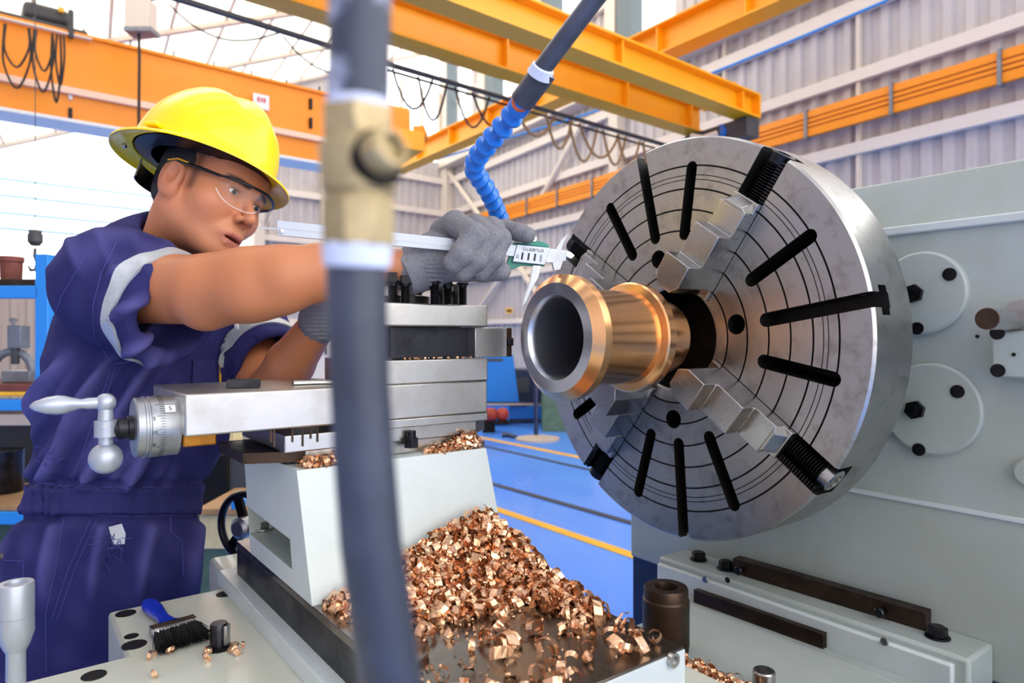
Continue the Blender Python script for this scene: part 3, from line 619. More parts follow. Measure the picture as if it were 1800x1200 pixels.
# white pedestal with pocket
pd = thing('tool_pedestal', 'white painted cast pedestal with a side pocket under the tool post', 'pedestal', (-.55, .2, ZP))
ZT = CZ-.194
bt = [(-.712, .062), (-.368, .062), (-.368, .36), (-.712, .36)]; tp = [(-.726, .085), (-.395, .085), (-.395, .355), (-.726, .355)]
pw = MB(); pw.prism([(-.7, .068), (-.374, .068), (-.374, .36), (-.7, .36)], ZP, ZP+.045, None)
pw = MB(); pw.prism(bt, ZP, ZT, None, top=tp)
pc = MB(); q = [onX(px, py, -.72) for px, py in ((433, 890), (507, 948), (507, 1002), (433, 938))]
pc.add([(-.76, v.y, v.z) for v in q]+[(-.62, v.y, v.z) for v in q], [(0, 1, 2, 3), (7, 6, 5, 4)]+[(i, 4+i, 4+(i+1) % 4, (i+1) % 4) for i in range(4)], None, 1)
boolean(pw, [pc], 'casting', ['machine_white', 'machine_paint'], pd, Matrix(), 30)
nb = MB(); pz = onX(470, 944, -.68); T = frame((-.688, pz.y, max(q[2].z, q[3].z)+.001), UP); nb.lathe([(.02, 0), (.02, .003)], 24, T); nb.prism(ngon(.014, 6), .003, .015, T); nb.lathe([(.009, .015), (.009, .026)], 16, T)
nb.build('pocket_nut', 'bright_steel', pd)
# swivel base and top slide
sw = thing('swivel_base', 'bare steel swivel base between pedestal and top slide, streaked with oil', 'swivel base', (-.55, .22, ZT))
MB().prism([(-.735, .11), (-.40, .11), (-.36, .14), (-.36, .33), (-.735, .33)], ZT+.022, CZ-.146).build('upper_plate', 'ground_steel', sw, bevel=.002)
MB().prism([(-.70, .12), (-.405, .12), (-.405, .33), (-.70, .33)], ZT, ZT+.024).build('lower_plate', 'ground_steel', sw, bevel=.002)
MB().prism([(-.78, .16), (-.70, .125), (-.70, .30), (-.78, .30)], ZT+.004, ZT+.02).build('guard_strip', 'rust_steel', sw)
nb = MB(); T = frame(onY(723, 775, .10), UP); nb.prism(ngon(.0125, 6), -.01, .006, T); nb.lathe([(.0075, .006), (.0075, .012), (.007, .0125), (.0075, .013), (.0075, .017)], 16, T); nb.build('swivel_nut', 'dark_steel', sw)
for k, (px, ln) in enumerate(((476, 26), (482, 34), (514, 26), (532, 34), (546, 20), (558, 26))):
    p_ = onY(px, 752, .1095); MB().bb((p_.x-.0015, .1088, p_.z-ln*.0008), (p_.x+.0015, .1102, p_.z)).build('oil_streak', 'rust_steel', sw)
ts = thing('top_slide', 'long bright steel top slide with graduated dial and crank handle', 'top slide', (-.6, .2, CZ-.14))
HT = -.078; HB = -.134
MB().bb((-.872, .095, CZ+HB), (-.385, .33, CZ+HT)).build('slide_block', 'ground_steel', ts, bevel=.0025)
MB().bb((-.60, .097, CZ-.148), (-.383, .33, CZ+HB)).build('slide_block', 'ground_steel', ts, bevel=.0015)
MB().bb((-.388, .12, CZ-.142), (-.380, .32, CZ-.092)).build('end_wiper', 'black_plastic', ts)
MB().bb((-.868, .125, CZ-.152), (-.825, .16, CZ-.125)).build('feed_nut', 'brass_block', ts, bevel=.002)
DX = frame((-.869, .165, CZ-.125), (-1, 0, 0), (0, -1, 0))
MB().lathe([(.0395, 0), (.0415, .001), (.0415, .02), (.0418, .0215), (.0418, .036), (.0405, .037), (.0405, .039), (.042, .040), (.042, .043), (.0405, .0435), (.0405, .052), (.038, .054)], 64, DX).build('dial_drum', 'dial_metal', ts, smooth=25)
for k in range(72):
    a = 2*math.pi*k/72; L_ = .006 if k % 5 else .010
    MB().bb((.0413, -.0003, .0205), (.0421, .0003, .0205+L_), DX @ Matrix.Rotation(a, 4, 'Z')).build('dial_tick', 'ink_black', ts) if -1.7 < (a+math.pi) % (2*math.pi)-math.pi < 1.7 else None
for k, tx in ((-20, '5'), (5, '10'), (30, '0')):
    a = R(-k)
    Tm = DX @ Matrix.Rotation(a, 4, 'Z') @ Matrix(((0, 0, 1, .0423), (0, 1, 0, 0), (-1, 0, 0, .034), (0, 0, 0, 1)))
    text_mesh(tx, .007, Tm, 'ink_black', 'dial_number', ts)
Tm = DX @ Matrix.Rotation(R(38), 4, 'Z') @ Matrix(((0, 0, 1, .0425), (0, 1, 0, 0), (-1, 0, 0, .014), (0, 0, 0, 1)))
MB().box((0, 0, 0), (.013, .011, .001), Tm).build('number_tag', 'white_label', ts); text_mesh('5', .009, Tm @ Matrix.Translation((0, 0, .0006)), 'ink_black', 'tag_digit', ts)
SX = frame((-.921, .165, CZ-.125), (-1, 0, 0), (0, -1, 0))
MB().lathe([(.017, 0), (.017, .008), (.014, .009), (.014, .02), (.012, .021), (.007, .036)], 28, SX).build('lock_nut', 'dark_steel', ts)
hub = CF(*(np.array(C(187, 752, .912)))); hub = Vector((-.955, .165, CZ-.123))
h = MB(); h.lathe([(.0085, -.034), (.0085, -.012), (.0135, -.011), (.0135, .010), (.0095, .011), (.0085, .028), (.011, .03)], 24, frame(hub, UP))
for i, (c_, r) in enumerate(((hub-UP*.040, .0205), (hub+UP*.034, .0125))):
    h.lathe([(r*math.sin(math.pi*k/14)+1e-5, -r*math.cos(math.pi*k/14)) for k in range(15)], 24, frame(c_, UP))
h.build('crank_arm', 'aluminium_paint', ts, smooth=50)
gT = frame(hub+UP*.034, (-1, 0, 0)); MB().lathe([(.0075, .008), (.0075, .02), (.0062, .028), (.0085, .036), (.0118, .046), (.0125, .054), (.0105, .066), (.006, .078), (.0015, .083)], 24, gT).build('crank_grip', 'aluminium_paint', ts, smooth=60)
MB().lathe([(.003, 0), (.003, .001)], 12, frame(hub+Vector((-.002, -.0135, .004)), (0, -1, 0))).build('hub_pin', 'bright_steel', ts)
# odds on the slide
zt = CZ+HT
k1 = onZ(432, 681, zt); tag(MB().prism([(-.026, -.008), (.02, -.008), (.02, .010), (-.026, .010)], 0, .013, frame(k1, UP, (.93, -.37, 0))).build('steel_block', 'dark_steel', loc=k1, bevel=.001), 'small dark steel block lying on the top slide', 'steel block')
k2 = onZ(548, 676, zt); kk = MB(); kk.tube([k2+Vector((-.03, -.0, .004)), k2+Vector((.005, 0, .004)), k2+Vector((.03, -.012, .004))], .0038, 6); tag(kk.build('bent_key', 'bright_steel', loc=k2), 'bent bright metal strip lying on the top slide near the upright pipe', 'metal strip')
# tool post
tpst = thing('tool_post', 'square four-way steel tool post with clamping bolts', 'tool post', (-.48, .19, CZ+HT))
MB().bb((-.60, .095, CZ+HT), (-.384, .30, CZ-.039)).build('base_block', 'ground_steel', tpst, bevel=.002)
MB().bb((-.58, .14, CZ-.039), (-.41, .28, CZ+.016)).build('core_block', 'dark_steel', tpst)
MB().bb((-.60, .095, CZ+.015), (-.384, .30, CZ+.053)).build('top_block', 'ground_steel', tpst, bevel=.003)
MB().lathe([(.04, 0), (.04, .016), (.03, .018)], 32, frame((-.49, .195, CZ+.053), UP)).build('centre_boss', 'black_oxide', tpst)
MB().lathe([(.022, 0), (.022, .038), (.02, .04)], 28, frame((-.50, .185, CZ+.055), UP)).build('centre_nut', 'ground_steel', tpst)
for (px, y_, hh) in ((712, .12, .047), (764, .118, .055), (787, .122, .05), (813, .118, .054), (735, .27, .045), (775, .27, .05), (800, .28, .05), (690, .12, .05)):
    r_ = ray(px, 520); dd = (y_-CAMP.y)/r_.y; x_ = CAMP.x+r_.x*dd; T = frame((x_, y_, CZ+.053), UP); b = MB()
    pr = [(.0075, 0)]
    for k in range(int(hh*.62/.0026)): pr += [(.0078, k*.0026), (.0068, k*.0026+.0013)]
    zt_ = pr[-1][1]; pr += [(.0078, zt_+.001), (.0078, hh*.66)]; b.lathe(pr, 14, T); b.lathe([(.011, hh*.66), (.011, hh*.72)], 16, T); b.prism(ngon(.0095, 4, .5), hh*.72, hh, T)
    b.build('clamp_bolt', 'black_oxide', tpst, smooth=30)
tl = thing('cutting_tool', 'square steel turning tool held in the tool post beside the bronze flange', 'cutting tool', (-.4, .13, CZ-.037))
MB().bb((-.56, .118, CZ-.037), (-.402, .15, CZ+.014)).build('shank_inner', 'dark_steel', tl)
MB().bb((-.402, .108, CZ-.038), (-.333, .15, CZ+.0145)).build('holder', 'ground_steel', tl, bevel=.001)
MB().bb((-.333, .113, CZ-.038), (-.318, .145, CZ+.014)).build('tip_seat', 'rust_steel', tl, bevel=.001)
MB().bb((-.329, .1095, CZ-.018), (-.3165, .118, CZ-.004)).build('insert', 'dark_steel', tl, bevel=.0008)
# hand wheel on the far side of the saddle
HWc = at(432, 925, 1.52); HWn = (Vector((-.85, -.5, 0))).normalized(); T = frame(HWc, HWn, UP); ring = [T @ Vector((.072*math.cos(k*math.pi/20), .072*math.sin(k*math.pi/20), 0)) for k in range(41)]
hw = MB().tube(ring, .0085, 10, False).build('hand_wheel', 'black_plastic', sd); hw['label'] = 'black rimmed hand wheel'
for a in (0, 120, 240): MB().box((.036, 0, 0), (.07, .022, .008), T @ rot(a+20)).build('spoke', 'cast_dark', hw)
MB().lathe([(.024, -.02), (.024, .02), (.016, .026)], 24, T).build('hub', 'dial_metal', hw)
MB().lathe([(.012, -.16), (.012, -.015)], 16, T).build('wheel_shaft', 'dial_metal', hw)
# lever at the left bottom
lv = thing('clamp_lever', 'grey knobbed lever standing at the lower left corner', 'lever', at(30, 1230, .93))
T = frame(at(28, 1024, .93)-UP*.15, UP); MB().lathe([(.0125, -.1), (.0115, .055), (.0125, .06)], 24, T).build('rod', 'aluminium_paint', lv)
MB().lathe([(.0125, .058), (.016, .065), (.0215, .082), (.0215, .104), (.0208, .1045), (.0208, .1055), (.0215, .106), (.0215, .148), (.0205, .15), (.014, .15), (.013, .146), (.001, .146)], 32, T).build('knob', 'aluminium_paint', lv, smooth=30)
# ================================================================== THE MACHINIST
from mathutils.bvhtree import BVHTree
person = thing('person', 'person in navy coverall, yellow hard hat and clear safety glasses reaching to the bushing', 'person', tuple(at(170, 1000, 1.42).xy)+(0,))
H0 = C(370, 340, 1.28); yaw = R(18)
f0_ = np.array((math.cos(yaw), -math.sin(yaw), 0)); hn = np.array((.2248, .239, .9446)); hn /= np.linalg.norm(hn)     # tilt of the hat rim
def axes(f, u):
    u = u/np.linalg.norm(u); f = f-u*(f@u); f /= np.linalg.norm(f); return f, np.cross(u, f), u
hf, hl, hu = axes(f0_, hn+.08*f0_)
HB2 = np.stack(axes(f0_, hn)); HO2 = C(358, 293, 1.28)-np.array((-.006, 0, .047)) @ HB2
HB_ = np.stack([hf, hl, hu])                       # rows: head axes in lens frame
def h2l(V): return H0[None]+np.asarray(V) @ HB_
def t2l(V): return HO2[None]+np.asarray(V) @ HB2
def hw2(p): return Vector(to_world(t2l(np.array([p], float)))[0])
def l2h(p): return HB_ @ (np.asarray(p)-H0)
def hw_(p): return Vector(to_world(h2l(np.array([p], float)))[0])
NB = C(296, 470, 1.37); nbl = l2h(NB)
EYE = .0315
def head_sdf(P):
    Q = (P[0], np.abs(P[1]), P[2])
    d = d_ell(P, (-.012, 0, .036), (.097, .076, .088))
    d = smin(d, d_ell(P, (.028, 0, -.036), (.066, .060, .082)), .035)
    d = smin(d, d_cone(Q, (-.015, .047, -.052), (.060, .016, -.099), .021, .017), .03)
    d = smin(d, d_sph(P, (.077, 0, -.101), .018), .020)
    d = smin(d, d_sph(Q, (.056, .042, -.030), .026), .03)
    d = smin(d, d_ell(P, (.062, 0, .045), (.034, .058, .045)), .03)
    d = smin(d, d_cone(Q, (.072, .040, .0195), (.089, .008, .0185), .010, .011), .016)
    d = smax(d, -d_ell(Q, (.104, EYE, .001), (.018, .020, .0125)), .012)
    d = smin(d, d_sph(Q, (.0765, EYE, .0), .0150), .005)
    d = smax(d, -d_ell(Q, (.092, EYE, -.0022), (.015, .0125, .0036)), .0025)
    d = smin(d, d_cone(P, (.088, 0, .008), (.112, 0, -.034), .0072, .0098), .012)
    d = smin(d, d_sph(P, (.1130, 0, -.0370), .0100), .007)
    d = smin(d, d_ell(Q, (.0985, .0142, -.0425), (.0125, .0076, .0082)), .005)
    d = smax(d, -d_cone(Q, (.094, .0235, -.045), (.084, .0350, -.074), .0016, .0012), .012)
    d = smax(d, -d_ell(Q, (.106, .0075, -.0515), (.005, .0035, .005)), .003)
    d = smin(d, d_ell(P, (.078, 0, -.072), (.022, .030, .022)), .015)
    d = smin(d, d_chain(Q, [(.078, .0270, -.0795), (.0945, .011, -.0725), (.0965, 0, -.0735)], (.0036, .0062, .0060), .004), .0035)
    d = smin(d, d_chain(Q, [(.077, .0255, -.0812), (.0915, .011, -.0890), (.0930, 0, -.0895)], (.0036, .0068, .0072), .004), .0035)
    d = smax(d, -d_ell(Q, (.094, 0, -.0805), (.016, .0190, .0024)), .002)
    # ears
    e = d_ell(Q, (-.014, .079, -.008), (.027, .0105, .034)); e = smin(e, d_ell(Q, (-.006, .076, -.035), (.013, .008, .014)), .01)
    e = smax(e, -d_ell(Q, (-.006, .091, -.006), (.013, .013, .019)), .005); e = smax(e, -d_cone(Q, (-.024, .091, .012), (-.031, .090, -.012), .004, .004), .005)
    e = smin(e, d_cone(Q, (.004, .078, -.006), (.004, .077, -.016), .005, .005), .004)
    d = smin(d, e, .008)
    d = smin(d, d_chain(P, [(-.032, 0, -.06), tuple((np.array((-.032, 0, -.06))+nbl)/2), tuple(nbl)], (.056, .056, .064), .02), .03)
    d = smin(d, d_cone(Q, (-.02, .055, -.045), (nbl[0]+.05, .022, nbl[2]+.02), .012, .012), .03)
    return d
lo = np.minimum((-.125, -.11, -.135), nbl-.07); hi = np.maximum((.13, .11, .14), nbl+.07)
V, Fc = sdf_mesh(head_sdf, lo, hi, .0021)
x, y, z = V.T; ay = np.abs(y)
def sm(a, b, t): t = np.clip((t-a)/(b-a), 0, 1); return t*t*(3-2*t)
base = np.array(lin('#c98560')[:3]); col = np.repeat(base[None], len(V), 0)
def blend(w_, c): 
    global col
    col = col*(1-w_[:, None])+np.array(lin(c)[:3])[None]*w_[:, None]
blend(.45*np.exp(-(((x-.06)/.03)**2+((ay-.045)/.022)**2+((z+.032)/.022)**2)), '#b0654e')
blend(.5*np.exp(-(((x-.105)/.02)**2+(ay/.02)**2+((z+.04)/.014)**2)), '#a9614a')
blend(.35*sm(.055, .085, ay)*sm(.05, -.02, z)*sm(.03, -.0, x), '#b4664f')
lip = np.exp(-np.clip(((ay/.027)**2+((z+.0808)/.0125)**2)**3, 0, 30))*sm(.074, .084, x); blend(.85*lip, '#9e4f4c')
brow = np.exp(-((z-(.0205-.12*np.abs(ay-.035)))/.0052)**4)*sm(.010, .016, ay)*sm(.058, .05, ay)*sm(.05, .06, x); blend(.95*brow, '#120c0a')
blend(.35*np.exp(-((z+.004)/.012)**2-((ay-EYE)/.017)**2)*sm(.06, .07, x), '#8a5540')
lash = np.exp(-((z-.0035)/.0016)**2-((ay-EYE)/.0125)**4)*sm(.082, .086, x); blend(.8*lash, '#20120f')
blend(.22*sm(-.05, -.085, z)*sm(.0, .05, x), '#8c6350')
temple = sm(.05, .062, ay)*np.exp(-((x-.024)/.010)**2)*sm(-.03, -.015, z); blend(.7*temple, '#2a1e1a')
parts_V = [to_world(h2l(V))]; parts_F = [Fc]; parts_C = [col]
# arms (bare skin), torso core
RS = C(212, 505, 1.19); SE = C(316, 548, 1.13); LS = C(425, 570, 1.50); LSE = C(480, 640, 1.385)
RARM = [RS, C(362, 510, 1.085), C(440, 501, 1.075), C(500, 491, 1.075), C(560, 479, 1.095), C(640, 472, 1.125), C(712, 468, 1.155)]
RRAD = [.062, .055, .0545, .051, .0445, .035, .029]
LARM = [LS, C(470, 700, 1.34), C(510, 640, 1.29), C(562, 566, 1.22)]; LRAD = [.055, .047, .044, .031]
def arm(pts, rs, extra=None):
    pts = [np.array(p) for p in pts]; A = np.min(pts, 0)-.075; B = np.max(pts, 0)+.075
    def f(P):
        d = d_chain(P, pts, rs, .012)
        if extra: d = extra(P, d)
        return d
    v, q = sdf_mesh(f, A, B, .0042); return v, q
def elbow(P, d):
    d = smin(d, d_sph(P, C(362, 545, 1.075), .024), .035)
    d = smin(d, d_ell(P, C(455, 470, 1.07), (.07, .03, .022)), .03)
    return smin(d, d_ell(P, C(430, 530, 1.065), (.06, .03, .022)), .03)
rng = np.random.RandomState(3)
for pts, rs, ex in ((RARM, RRAD, elbow), (LARM, LRAD, None)):
    v, q = arm(pts, rs, ex); c_ = np.repeat(np.array(lin('#b9754e')[:3])[None], len(v), 0)
    if ex:
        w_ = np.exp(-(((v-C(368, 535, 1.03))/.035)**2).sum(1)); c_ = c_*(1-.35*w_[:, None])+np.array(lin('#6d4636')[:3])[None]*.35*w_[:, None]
    parts_V.append(to_world(v)); parts_F.append(q); parts_C.append(c_)
off = 0; FF = []
for v, q in zip(parts_V, parts_F): FF.append(q+off); off += len(v)
org_obj('body', np.concatenate(parts_V), np.concatenate(FF), 'skin', person, np.concatenate(parts_C))
for s_ in (-1, 1):
    ec = np.array((.0765, s_*EYE, 0)); gz = np.array((.95, -.10, -.22)); gz /= np.linalg.norm(gz)
    e = MB(); sp = lambda r, n=14: [(r*math.sin(math.pi*k/n)+1e-6, -r*math.cos(math.pi*k/n)) for k in range(n+1)]
    e.lathe(sp(.0132), 24, frame(hw_(ec), hw_(ec+gz*.01)-hw_(ec))); eb = e.build('eye', 'sclera', person, smooth=180)
    e = MB(); e.lathe(sp(.0080), 18, frame(hw_(ec+gz*.0062), hw_(ec+gz*.01)-hw_(ec))); e.build('iris', 'iris', eb, smooth=180)
# hair below the helmet
def hair_sdf(P):
    Q = (P[0], np.abs(P[1]), P[2])
    d = d_ell(P, (-.012, 0, .036), (.1005, .0795, .0915)); d = smin(d, d_ell(P, (-.05, 0, -.02), (.055, .060, .055)), .03)
    d = smax(d, P[0]-(.030-.35*np.clip(P[2], -.05, .1)), .012)
    d = smax(d, -(P[2]+.048), .01)
    d = smax(d, -d_ell(Q, (.01, .08, -.03), (.045, .035, .052)), .006)
    return d
V, Fc = sdf_mesh(hair_sdf, (-.13, -.1, -.08), (.07, .1, .14), .003); V = V+vnorm(V, Fc)*(rng.rand(len(V), 1)*.0022)
org_obj('hair', to_world(h2l(V)), Fc, 'hair_black', person)
# hard hat
def helmet():
    n, m_ = 96, 16; v = []; f = []
    def rim(a): return (.136 if math.cos(a) > 0 else .138)*math.cos(a)-.006, .116*math.sin(a)
    rings = []
    for k in range(m_+1):
        ph = (math.pi/2)*k/m_; q = max(math.cos(ph), .02)**.80; zz = .050+.137*math.sin(ph)**.95
        rings.append([(rim(2*math.pi*i/n)[0]*q+.004*math.sin(ph), rim(2*math.pi*i/n)[1]*q, zz) for i in range(n)])
    def shape(p, inner):
        x_, y_, z_ = p; t_ = min(1, max(0, (z_-.085)/.05))
        if not inner:
            z_ += t_*(.0075*math.exp(-(y_/.016)**2)-.004*math.exp(-((abs(y_)-.040)/.012)**2)*(1 if x_ < .09 else 0)+.004*math.exp(-((abs(y_)-.06)/.012)**2))
        return (x_, y_, z_)
    brim = []
    for ex, dz in ((.005, -.001), (.014, -.004), (.023, -.008), (.032, -.0125), (.0335, -.0145)):
        r_ = []
        for i in range(n):
            a = 2*math.pi*i/n; bx, by = rim(a); L_ = ex*(1+.12*math.cos(a)**2); r_.append((bx+L_*math.cos(a), by+L_*.85*math.sin(a), .050+dz-.004*math.cos(a)))
        brim.append(r_)
    outer = brim[::-1]+rings; T_ = .0028
    sheets = [[shape(p, False) for p in r_] for r_ in outer]
    ins = []
    for j, r_ in enumerate(outer):
        if j < len(brim): ins.append([(p[0]*.998, p[1]*.998, p[2]-T_) for p in r_])
        else: ins.append([((p[0]+.006)*.975-.006, p[1]*.975, p[2]-T_*1.2) for p in r_])
    allr = ins[::-1]+sheets; b0 = 0
    for r_ in allr: v += r_
    for j in range(len(allr)-1):
        for i in range(n): f.append((j*n+i, j*n+(i+1) % n, (j+1)*n+(i+1) % n, (j+1)*n+i))
    f.append(tuple(range(n-1, -1, -1))); f.append(tuple((len(allr)-1)*n+i for i in range(n)))
    return v, f
v, f = helmet()
W = to_world(t2l(np.array(v)))
hat = mesh_obj('hard_hat', [tuple(p) for p in W.tolist()], f, 'helmet_yellow', person, smooth=60)
def hband(name, mat, z0, z1, sc, th, arc, par):
    pts = []; vs = []; n = 48
    for i in range(n+1):
        a = arc[0]+(arc[1]-arc[0])*i/n
        for s2, zz in ((sc, z0), (sc, z1), (sc-th, z1), (sc-th, z0)): vs.append(hw2((.128*s2*math.cos(a)-.008, .104*s2*math.sin(a), zz-.01*math.cos(a))))
    fs = [(4*i+k, 4*i+(k+1) % 4, 4*i+4+(k+1) % 4, 4*i+4+k) for i in range(n) for k in range(4)]+[(0, 1, 2, 3), (4*n+3, 4*n+2, 4*n+1, 4*n)]
    return mesh_obj(name, [tuple(p) for p in vs], fs, mat, par)
sv = []; sf = []; nn_ = 64
for sc_, z_ in ((.985, .046), (.90, .044), (.74, .040), (.74, .060), (.80, .110), (.62, .150), (.30, .172), (.02, .176)):
    for i in range(nn_):
        a = 2*math.pi*i/nn_; sv.append(tuple(hw2((.131*sc_*math.cos(a)-.006, .112*sc_*math.sin(a), z_))))
for j in range(7):
    for i in range(nn_): sf.append((j*nn_+i, j*nn_+(i+1) % nn_, (j+1)*nn_+(i+1) % nn_, (j+1)*nn_+i))
mesh_obj('suspension', sv, sf, 'black_plastic', hat, smooth=50)
hs_ = [hw_((.0995*math.cos(a)-.012, .0785*math.sin(a), zz-.004*math.cos(a))) for zz in (.046, .064) for a in np.linspace(0, 2*math.pi, 61)]; hd_ = mesh_obj('headband', [tuple(p_) for p_ in hs_], [(i, i+1, i+62, i+61) for i in range(60)], 'black_plastic', hat); so_ = hd_.modifiers.new('t', 'SOLIDIFY'); so_.thickness = .003; hband('nape_strap', 'black_plastic', -.022, .012, .86, .02, (math.pi-.95, math.pi+.95), hat)
for s_ in (-1, 1):
    MB().lathe([(.004, 0), (.005, .004), (.002, .006)], 12, frame(hw2((-.118, s_*.075, .040)), hw2((-.13, s_*.1, .02))-hw2((-.118, s_*.075, .040)))).build('rivet', 'bright_steel', hat)
    MB().box((0, 0, 0), (.03, .008, .014), frame(hw2((-.01, s_*.1225, .056)), hw2((-.01, s_*.13, .056))-hw2((-.01, s_*.12, .056)), hw2((.01, s_*.12, .056))-hw2((-.01, s_*.12, .056)))).build('side_lug', 'helmet_yellow', hat, bevel=.002)
# safety glasses
gl = bpy.data.objects.new('safety_glasses', None); COL.objects.link(gl); gl.parent = person; gl['_o'] = person['_o']
def gcurve(t): a = t*1.12; return (.036+.090*math.cos(a), .076*math.sin(a))       # t in -1..1 round the brow
for s_ in (-1, 1):
    vs = []; nu, nv = 18, 7; top = lambda t: .013-.009*abs(t); bot = lambda t: -.031+.030*abs(t-.52)**1.6*1.8+(.016*max(0, .2-t)/.2)**1 if t > 0 else 0
    for i in range(nu+1):
        t = .06+.88*i/nu; gx, gy = gcurve(s_*t); tz = .0145-.006*t; bz = -.034+.022*abs((t-.45)/.5)**2.6
        for j in range(nv+1):
            u = j/nv; zz = bz+(tz-bz)*u; vs.append(hw_((gx+.004*math.sin(math.pi*u), gy, zz)))
    fs = [(i*(nv+1)+j, (i+1)*(nv+1)+j, (i+1)*(nv+1)+j+1, i*(nv+1)+j+1) for i in range(nu) for j in range(nv)]
    ln_ = mesh_obj('lens', [tuple(p) for p in vs], fs, 'lens_clear', gl, smooth=180); so = ln_.modifiers.new('t', 'SOLIDIFY'); so.thickness = .0014
    edge = [vs[i*(nv+1)] for i in range(nu+1)]; MB().tube(edge, .0006, 6).build('lens_edge', 'white_label', gl)
    br = [hw_((gcurve(s_*t)[0]+.001, gcurve(s_*t)[1], .0165-.006*t)) for t in np.linspace(0, .95, 14)]; MB().tube(br, [.0028]*12+[.0024, .0022], 8).build('brow_bar', 'black_plastic', gl)
    gx, gy = gcurve(s_*.95); tp_ = [hw_(p) for p in ((gx, gy, .0105), (.045, s_*.0815, .012), (.015, s_*.085, .0145), (-.01, s_*.084, .0185), (-.03, s_*.083, .014), (-.043, s_*.081, .0))]
    MB().tube(tp_, [.0026, .0036, .0034, .003, .003, .0026], 8).build('temple_arm', 'black_plastic', gl)
    t2 = [hw_(p) for p in ((.02, s_*.087, .0165), (-.008, s_*.0865, .0205), (-.03, s_*.0855, .0165))]; MB().tube(t2, .0017, 6).build('temple_pad', 'line_yellow', gl)
    nb_ = [hw_((.118, s_*.004, -.002)), hw_((.110, s_*.010, -.014)), hw_((.106, s_*.013, -.022))]; MB().tube(nb_, .0010, 6).build('nose_pad', 'lens_clear', gl)
# coverall
RG = [(372, 262, 318, 1.34, 0.06), (400, 214, 345, 1.35, 0.085), (425, 180, 365, 1.36, 0.115), (455, 187, 380, 1.365, 0.133), (500, 150, 388, 1.37, 0.159), (560, 124, 392, 1.38, 0.172), (620, 108, 396, 1.38, 0.172), (700, 96, 398, 1.38, 0.163), (780, 86, 392, 1.38, 0.155), (850, 75, 356, 1.39, 0.142), (877, 71, 344, 1.39, 0.138), (905, 52, 342, 1.39, 0.142), (950, 32, 341, 1.4, 0.15), (1000, 16, 339, 1.4, 0.155), (1100, 8, 332, 1.41, 0.155), (1200, 8, 319, 1.41, 0.146), (1290, 20, 304, 1.41, 0.129)]
rz = np.array([(590-r[0])/FOC*r[3] for r in RG])[::-1]; rcx = np.array([((r[1]+r[2])/2-900)/FOC*r[3] for r in RG])[::-1]; rrx = np.array([(r[2]-r[1])/2/FOC*r[3] for r in RG])[::-1]; rcy = np.array([r[3] for r in RG])[::-1]; rry = np.array([r[4] for r in RG])[::-1]
axr = (SE-RS)/np.linalg.norm(SE-RS); axl = (LSE-LS)/np.linalg.norm(LSE-LS)
HIPS = [(C(110, 1180, 1.36), C(95, 1700, 1.44)), (C(215, 1180, 1.47), C(205, 1700, 1.52))]
legs = []
for a, b in HIPS: legs.append((a, np.array((a[0]*.3+b[0]*.7 if False else a[0]+.02, a[1]+.01, -CZ+.52)), np.array((a[0]-.01, a[1]+.03, -CZ+.10))))
def cover_sdf(P):
    zc = np.clip(P[2], rz[0], rz[-1]); f = lambda A: np.interp(zc, rz, A).astype(np.float32)
    cx, rx, cy, ry = f(rcx), f(rrx), f(rcy), f(rry)
    k = np.sqrt(((P[0]-cx)/rx)**2+((P[1]-cy)/ry)**2); d = (k-1)*np.minimum(rx, ry)
    d = smax(d, np.abs(P[2]-(rz[0]+rz[-1])/2)-(rz[-1]-rz[0])/2, .05)
    d = smin(d, d_cone(P, C(285, 462, 1.34), RS, .07, .09), .05)
    d = smin(d, d_cone(P, C(315, 480, 1.38), LS, .07, .08), .06)
    s1 = smax(d_cone(P, RS, SE+axr*.09, .103, .084), (P[0]-SE[0])*axr[0]+(P[1]-SE[1])*axr[1]+(P[2]-SE[2])*axr[2], .006); d = smin(d, s1, .035)
    s2 = smax(d_cone(P, LS, LSE+axl*.09, .088, .072), (P[0]-LSE[0])*axl[0]+(P[1]-LSE[1])*axl[1]+(P[2]-LSE[2])*axl[2], .006); d = smin(d, s2, .04)
    d = smax(d, -d_cone(P, SE-axr*.07, SE+axr*.05, .066, .080), .006)
    d = smax(d, -d_cone(P, LSE-axl*.06, LSE+axl*.05, .056, .067), .006)
    d = smax(d, -d_cone(P, NB+np.array((.0, 0, -.01)), h2l(np.array([(-.03, 0, -.06)]))[0], .062, .068), .008)
    for a, b, c_ in legs:
        d = smin(d, d_chain(P, [a, b, c_], (.115, .095, .08), .03), .05)
    return d
V, Fc = sdf_mesh(cover_sdf, (-1.20, 1.0, -1.26), (-.43, 1.72, .30), .0062)
V = relax(V, Fc, 1); N = vnorm(V, Fc)
px = 900+V[:, 0]/V[:, 1]*FOC; py = 590-V[:, 2]/V[:, 1]*FOC
def ridge(q, sharp=2.): s = .5+.5*np.sin(q); return s**sharp
near = sm(1.45, 1.3, V[:, 1])
disp = .0022*(np.sin(V@np.array((31, 12, 17))+1)+np.sin(V@np.array((-14, 27, 23))+2.2)+.7*np.sin(V@np.array((41, -33, 19))))
q = (px*.80+py*.52)                                 # folds slanting from armpit down to the waist
disp += (.024*ridge(q*.105+1.1*np.sin(py*.012), 4)+.008*ridge(q*.21+2, 2))*sm(600, 680, py)*sm(868, 835, py)*sm(330, 250, px)
q = (px*.62+py*.78); slv = np.exp(-((px-245)/55)**4)*sm(440, 480, py)*sm(650, 600, py)
disp += .015*ridge(q*.105+.8*np.sin(px*.02), 4)*slv
disp += .006*ridge((px*.9-py*.35)*.12, 3)*sm(395, 420, py)*sm(500, 460, py)*sm(330, 280, px)
